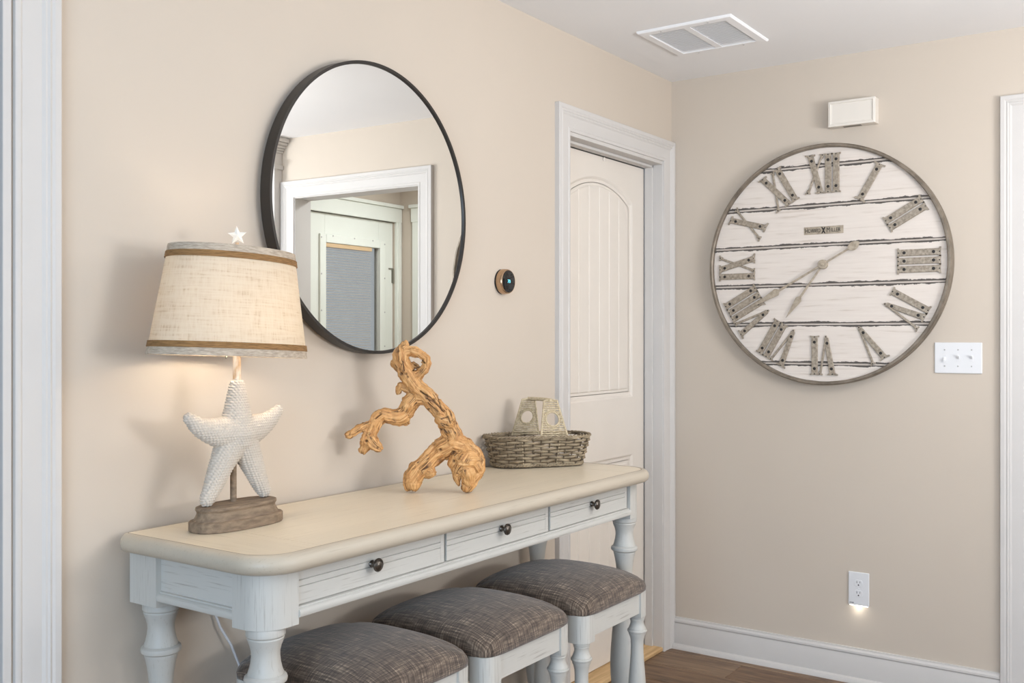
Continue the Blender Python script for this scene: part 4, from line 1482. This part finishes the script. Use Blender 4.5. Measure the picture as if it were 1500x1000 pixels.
for v in me.vertices:
    p = v.co
    best = None
    for a, d, L, s0, r0, r1 in segs:
        t = max(0.0, min(1.0, (p - a).dot(d) / (L * L + 1e-12)))
        q = a + d * t
        dist = (p - q).length - (r0 + (r1 - r0) * t)
        if best is None or dist < best[0]:
            best = (dist, s0 + L * t, q, d)
    _, s, q, d = best
    d = d.normalized(); e1 = d.cross(Vector((0.3, -0.8, 0.5))).normalized(); e2 = d.cross(e1)
    rad = (p - q)
    th2 = math.atan2(rad.dot(e2), rad.dot(e1))
    gvec = Vector((math.cos(th2) * 2.2, math.sin(th2) * 2.2, s * 9.0))
    gr += [gvec.x, gvec.y, gvec.z]
    nse = noise.fractal(Vector((gvec.x * 1.6, gvec.y * 1.6, gvec.z * 0.8)), 1.0, 2.0, 4)
    lump = noise.noise(p * 34.0) + 0.7 * noise.noise(p * 85.0 + Vector((3, 1, 7)))
    dark = 0.0
    for hp_, hr in holes:
        dd = (p - Vector(hp_)).length
        dark = max(dark, 1 - (dd / (hr * 1.5)) ** 2)
    for a, dv, r in slits:
        t = max(0.0, min(1.0, (p - a).dot(dv) / dv.length_squared))
        dd = (p - a - dv * t).length
        # project the distance on the plane facing the room
        off = (p - a - dv * t); off = off - FWD * off.dot(FWD)
        if dd < 0.03:
            dark = max(dark, 1 - (off.length / r) ** 2)
    dark = max(0.0, min(1.0, dark))
    cr.append(dark)
    newco.append(p + v.normal * (0.0036 * nse + 0.0040 * lump - 0.006 * dark - 0.0035 * max(0.0, 1 - abs(noise.noise(Vector((gvec.x * 1.2, gvec.y * 1.2, gvec.z * 0.45)))) / 0.09)))
for v, c in zip(me.vertices, newco):
    v.co = c
zmin = min(v.co.z for v in me.vertices)
cen = Vector((sum(v.co.x for v in me.vertices) / len(me.vertices), sum(v.co.y for v in me.vertices) / len(me.vertices), 0))
for v in me.vertices:
    v.co = Vector((v.co.x - cen.x, v.co.y - cen.y, v.co.z - zmin))
me.polygons.foreach_set('use_smooth', [True] * len(me.polygons))
me.materials.clear(); me.materials.append(MAT['drift'])
me.attributes.new('grain', 'FLOAT_VECTOR', 'POINT').data.foreach_set('vector', gr)
me.attributes.new('crevice', 'FLOAT', 'POINT').data.foreach_set('value', cr)
do_ = bpy.data.objects.new('driftwood_sculpture', me); C.objects.link(do_)
do_.location = (cen.x, cen.y, TZ - 0.0003)
tag(do_, 'gnarled golden driftwood piece standing on the console table', 'driftwood')

# ------------------------------------------------------------------ wicker basket
bk = empty('wicker_basket', (-1.262, -0.135, TZ), 'boat shaped grey wicker basket with pale arched handle on the table end', 'basket')
bk.rotation_euler = (0, 0, R(-37))
BH = 0.100


def bpt(t, h, off=0.0):
    """basket wall: t angle, h 0..1"""
    a = 0.148 + 0.024 * h + off; b = 0.064 + 0.018 * h + off
    c, s = math.cos(t), math.sin(t)
    e = 2 / 3.5
    return Vector((a * math.copysign(abs(c) ** e, c), b * math.copysign(abs(s) ** (e * 1.05), s) * (1 - 0.16 * abs(c) ** 6), 0.006 + (BH - 0.008) * h))


# equal-spaced stakes
dense = [bpt(2 * PI * i / 720, 0.5) for i in range(721)]
acc = [0.0]
for a, b in zip(dense, dense[1:]):
    acc.append(acc[-1] + (b - a).length)
NS = 30


def t_at(f):
    L = (f % 1.0) * acc[-1]
    lo, hi = 0, 720
    while hi - lo > 1:
        m = (lo + hi) // 2
        if acc[m] <= L: lo = m
        else: hi = m
    return 2 * PI * (lo + (L - acc[lo]) / (acc[lo + 1] - acc[lo] + 1e-12)) / 720


mb = MB()
for k in range(NS):
    t = t_at(k / NS)
    mb.tube([bpt(t, h) for h in (0.0, 0.25, 0.5, 0.75, 1.0)], 0.0021, 6)
stk = mb.build('stakes', MAT['wicker_d'], bk, smooth=60); stk['kind'] = 'stuff'
rows = 9
for r in range(rows):
    pts = []
    h0 = 0.07 + 0.86 * r / (rows - 1)
    for i in range(NS * 8):
        f = i / (NS * 8)
        ph = math.cos(PI * (f * NS + (r % 2)))
        pts.append(bpt(t_at(f), h0 + 0.016 * math.sin(PI * f * NS * 0.5 + r * 1.3) + 0.006 * math.sin(f * 40 + r * 2), 0.0042 * ph))
    MB().tube(pts, 0.0037, 6, loop=True, flat=0.8).build('weaver', MAT['wicker'], bk, smooth=60)
for h0, rr_ in ((0.995, 0.0038), (0.02, 0.0040)):
    mb = MB()
    for phs in (0, PI):
        pts = []
        for i in range(NS * 8):
            f = i / (NS * 8)
            a = 2 * PI * f * 34 + phs
            p = bpt(t_at(f), h0, 0.0028 * math.cos(a)); p.z += 0.0028 * math.sin(a)
            pts.append(p)
        mb.tube(pts, rr_ * 0.8, 6, loop=True)
    mb.build('rim' if h0 > 0.5 else 'foot_rim', MAT['wicker'], bk, smooth=60)
pts = [bpt(2 * PI * i / 60, 0.03, -0.004) for i in range(60)]
MB().prism([(p.x, p.y) for p in pts], 0.004, 0.009).build('bottom', MAT['wicker'], bk)
# light ties
mb = MB()
for f0 in (0.80, 0.66):
    for i in range(8):
        h = 0.08 + i * 0.105
        t = t_at(f0)
        mb.tube([bpt(t, h, 0.0072), bpt(t, h + 0.045, 0.0075)], 0.0014, 5)
mb.build('ties', MAT['wicker_l'], bk)['kind'] = 'stuff'


def handle_panel(y_lo, y_hi, xoff):
    """trapezoid wicker panel with a round hole, leaning from the rim toward the bar"""
    bw, tw, hh = 0.046, 0.0215, 0.118
    z0 = BH - 0.008
    hz, hr = 0.060, 0.0225
    mb = MB()

    def P(x, z): return Vector((x + xoff, y_lo + (y_hi - y_lo) * z / hh, z0 + z))
    ed = lambda z: bw + (tw - bw) * z / hh
    mb.tube([P(-ed(0), 0), P(-ed(hh * .5), hh * .5), P(-ed(hh), hh), P(0, hh + 0.003), P(ed(hh), hh), P(ed(hh * .5), hh * .5), P(ed(0), 0)], 0.0036, 8)
    mb.tube([P(hr * math.cos(2 * PI * k / 28), hz + hr * math.sin(2 * PI * k / 28)) for k in range(28)], 0.0033, 8, loop=True)
    mb.tube([P(hr * 1.22 * math.cos(2 * PI * k / 28), hz + hr * 1.22 * math.sin(2 * PI * k / 28)) for k in range(28)], 0.0022, 6, loop=True)
    z = 0.003
    i = 0
    while z < hh - 0.002:
        e = ed(z) - 0.001
        dz = abs(z - hz)
        cut = math.sqrt(max(0, (hr * 1.15) ** 2 - dz * dz))
        spans = [(-e, e)] if cut == 0 else [(-e, -cut), (cut, e)]
        for a, b in spans:
            if b - a < 0.002: continue
            n = 8
            pts = []
            for k in range(n + 1):
                q = P(a + (b - a) * k / n, z + 0.0008 * math.sin(k * 2 + i))
                q.y += 0.0014 * math.cos(PI * k / 2 + PI * i)
                pts.append(q)
            mb.tube(pts, 0.0026, 6)
        z += 0.0066
        i += 1
    return mb.build('handle_panel', MAT['wicker_l'], bk, smooth=60), P(0, hh)


_, pa = handle_panel(-0.078, -0.040, 0.030)
_, pb = handle_panel(0.078, 0.044, -0.014)
MB().tube([pa + Vector((0, -0.004, 0.002)), (pa + pb) / 2 + Vector((0, 0, 0.003)), pb + Vector((0, 0.004, 0.002))], 0.0058, 10).build('handle_bar', MAT['wicker_l'], bk, smooth=60)

# ------------------------------------------------------------------ windows behind the camera (the daylight comes through them)
def window(name, M, loc, wd, h0, h1, label):
    m = MB()
    f = 0.06
    for a, b, c0, c1 in ((-wd / 2, -wd / 2 + f, h0, h1), (wd / 2 - f, wd / 2, h0, h1), (-wd / 2 + f, wd / 2 - f, h1 - f, h1), (-wd / 2 + f, wd / 2 - f, h0, h0 + f), (-0.02, 0.02, h0 + f, h1 - f)):
        m.box(a, b, c0, c1, -0.10, -0.03)
    o = m.build(name, MAT['trim'], bevel=0.004)
    o.matrix_world = Matrix.Translation(Vector(loc)) @ M
    return struct(o, label, 'window')


M_FRONT = Matrix(((0, 0, 1, 0), (1, 0, 0, 0), (0, 1, 0, 0), (0, 0, 0, 1)))
M_RIGHT = Matrix(((-1, 0, 0, 0), (0, 0, 1, 0), (0, 1, 0, 0), (0, 0, 0, 1)))
window('window_1', M_FRONT, (-6.18, -2.4, 0), 2.3, 0.6, 2.3, 'white framed window in the wall behind the camera')
window('window_2', M_RIGHT, (-2.5, -4.46, 0), 2.7, 1.05, 2.42, 'wide white framed window right of the camera')
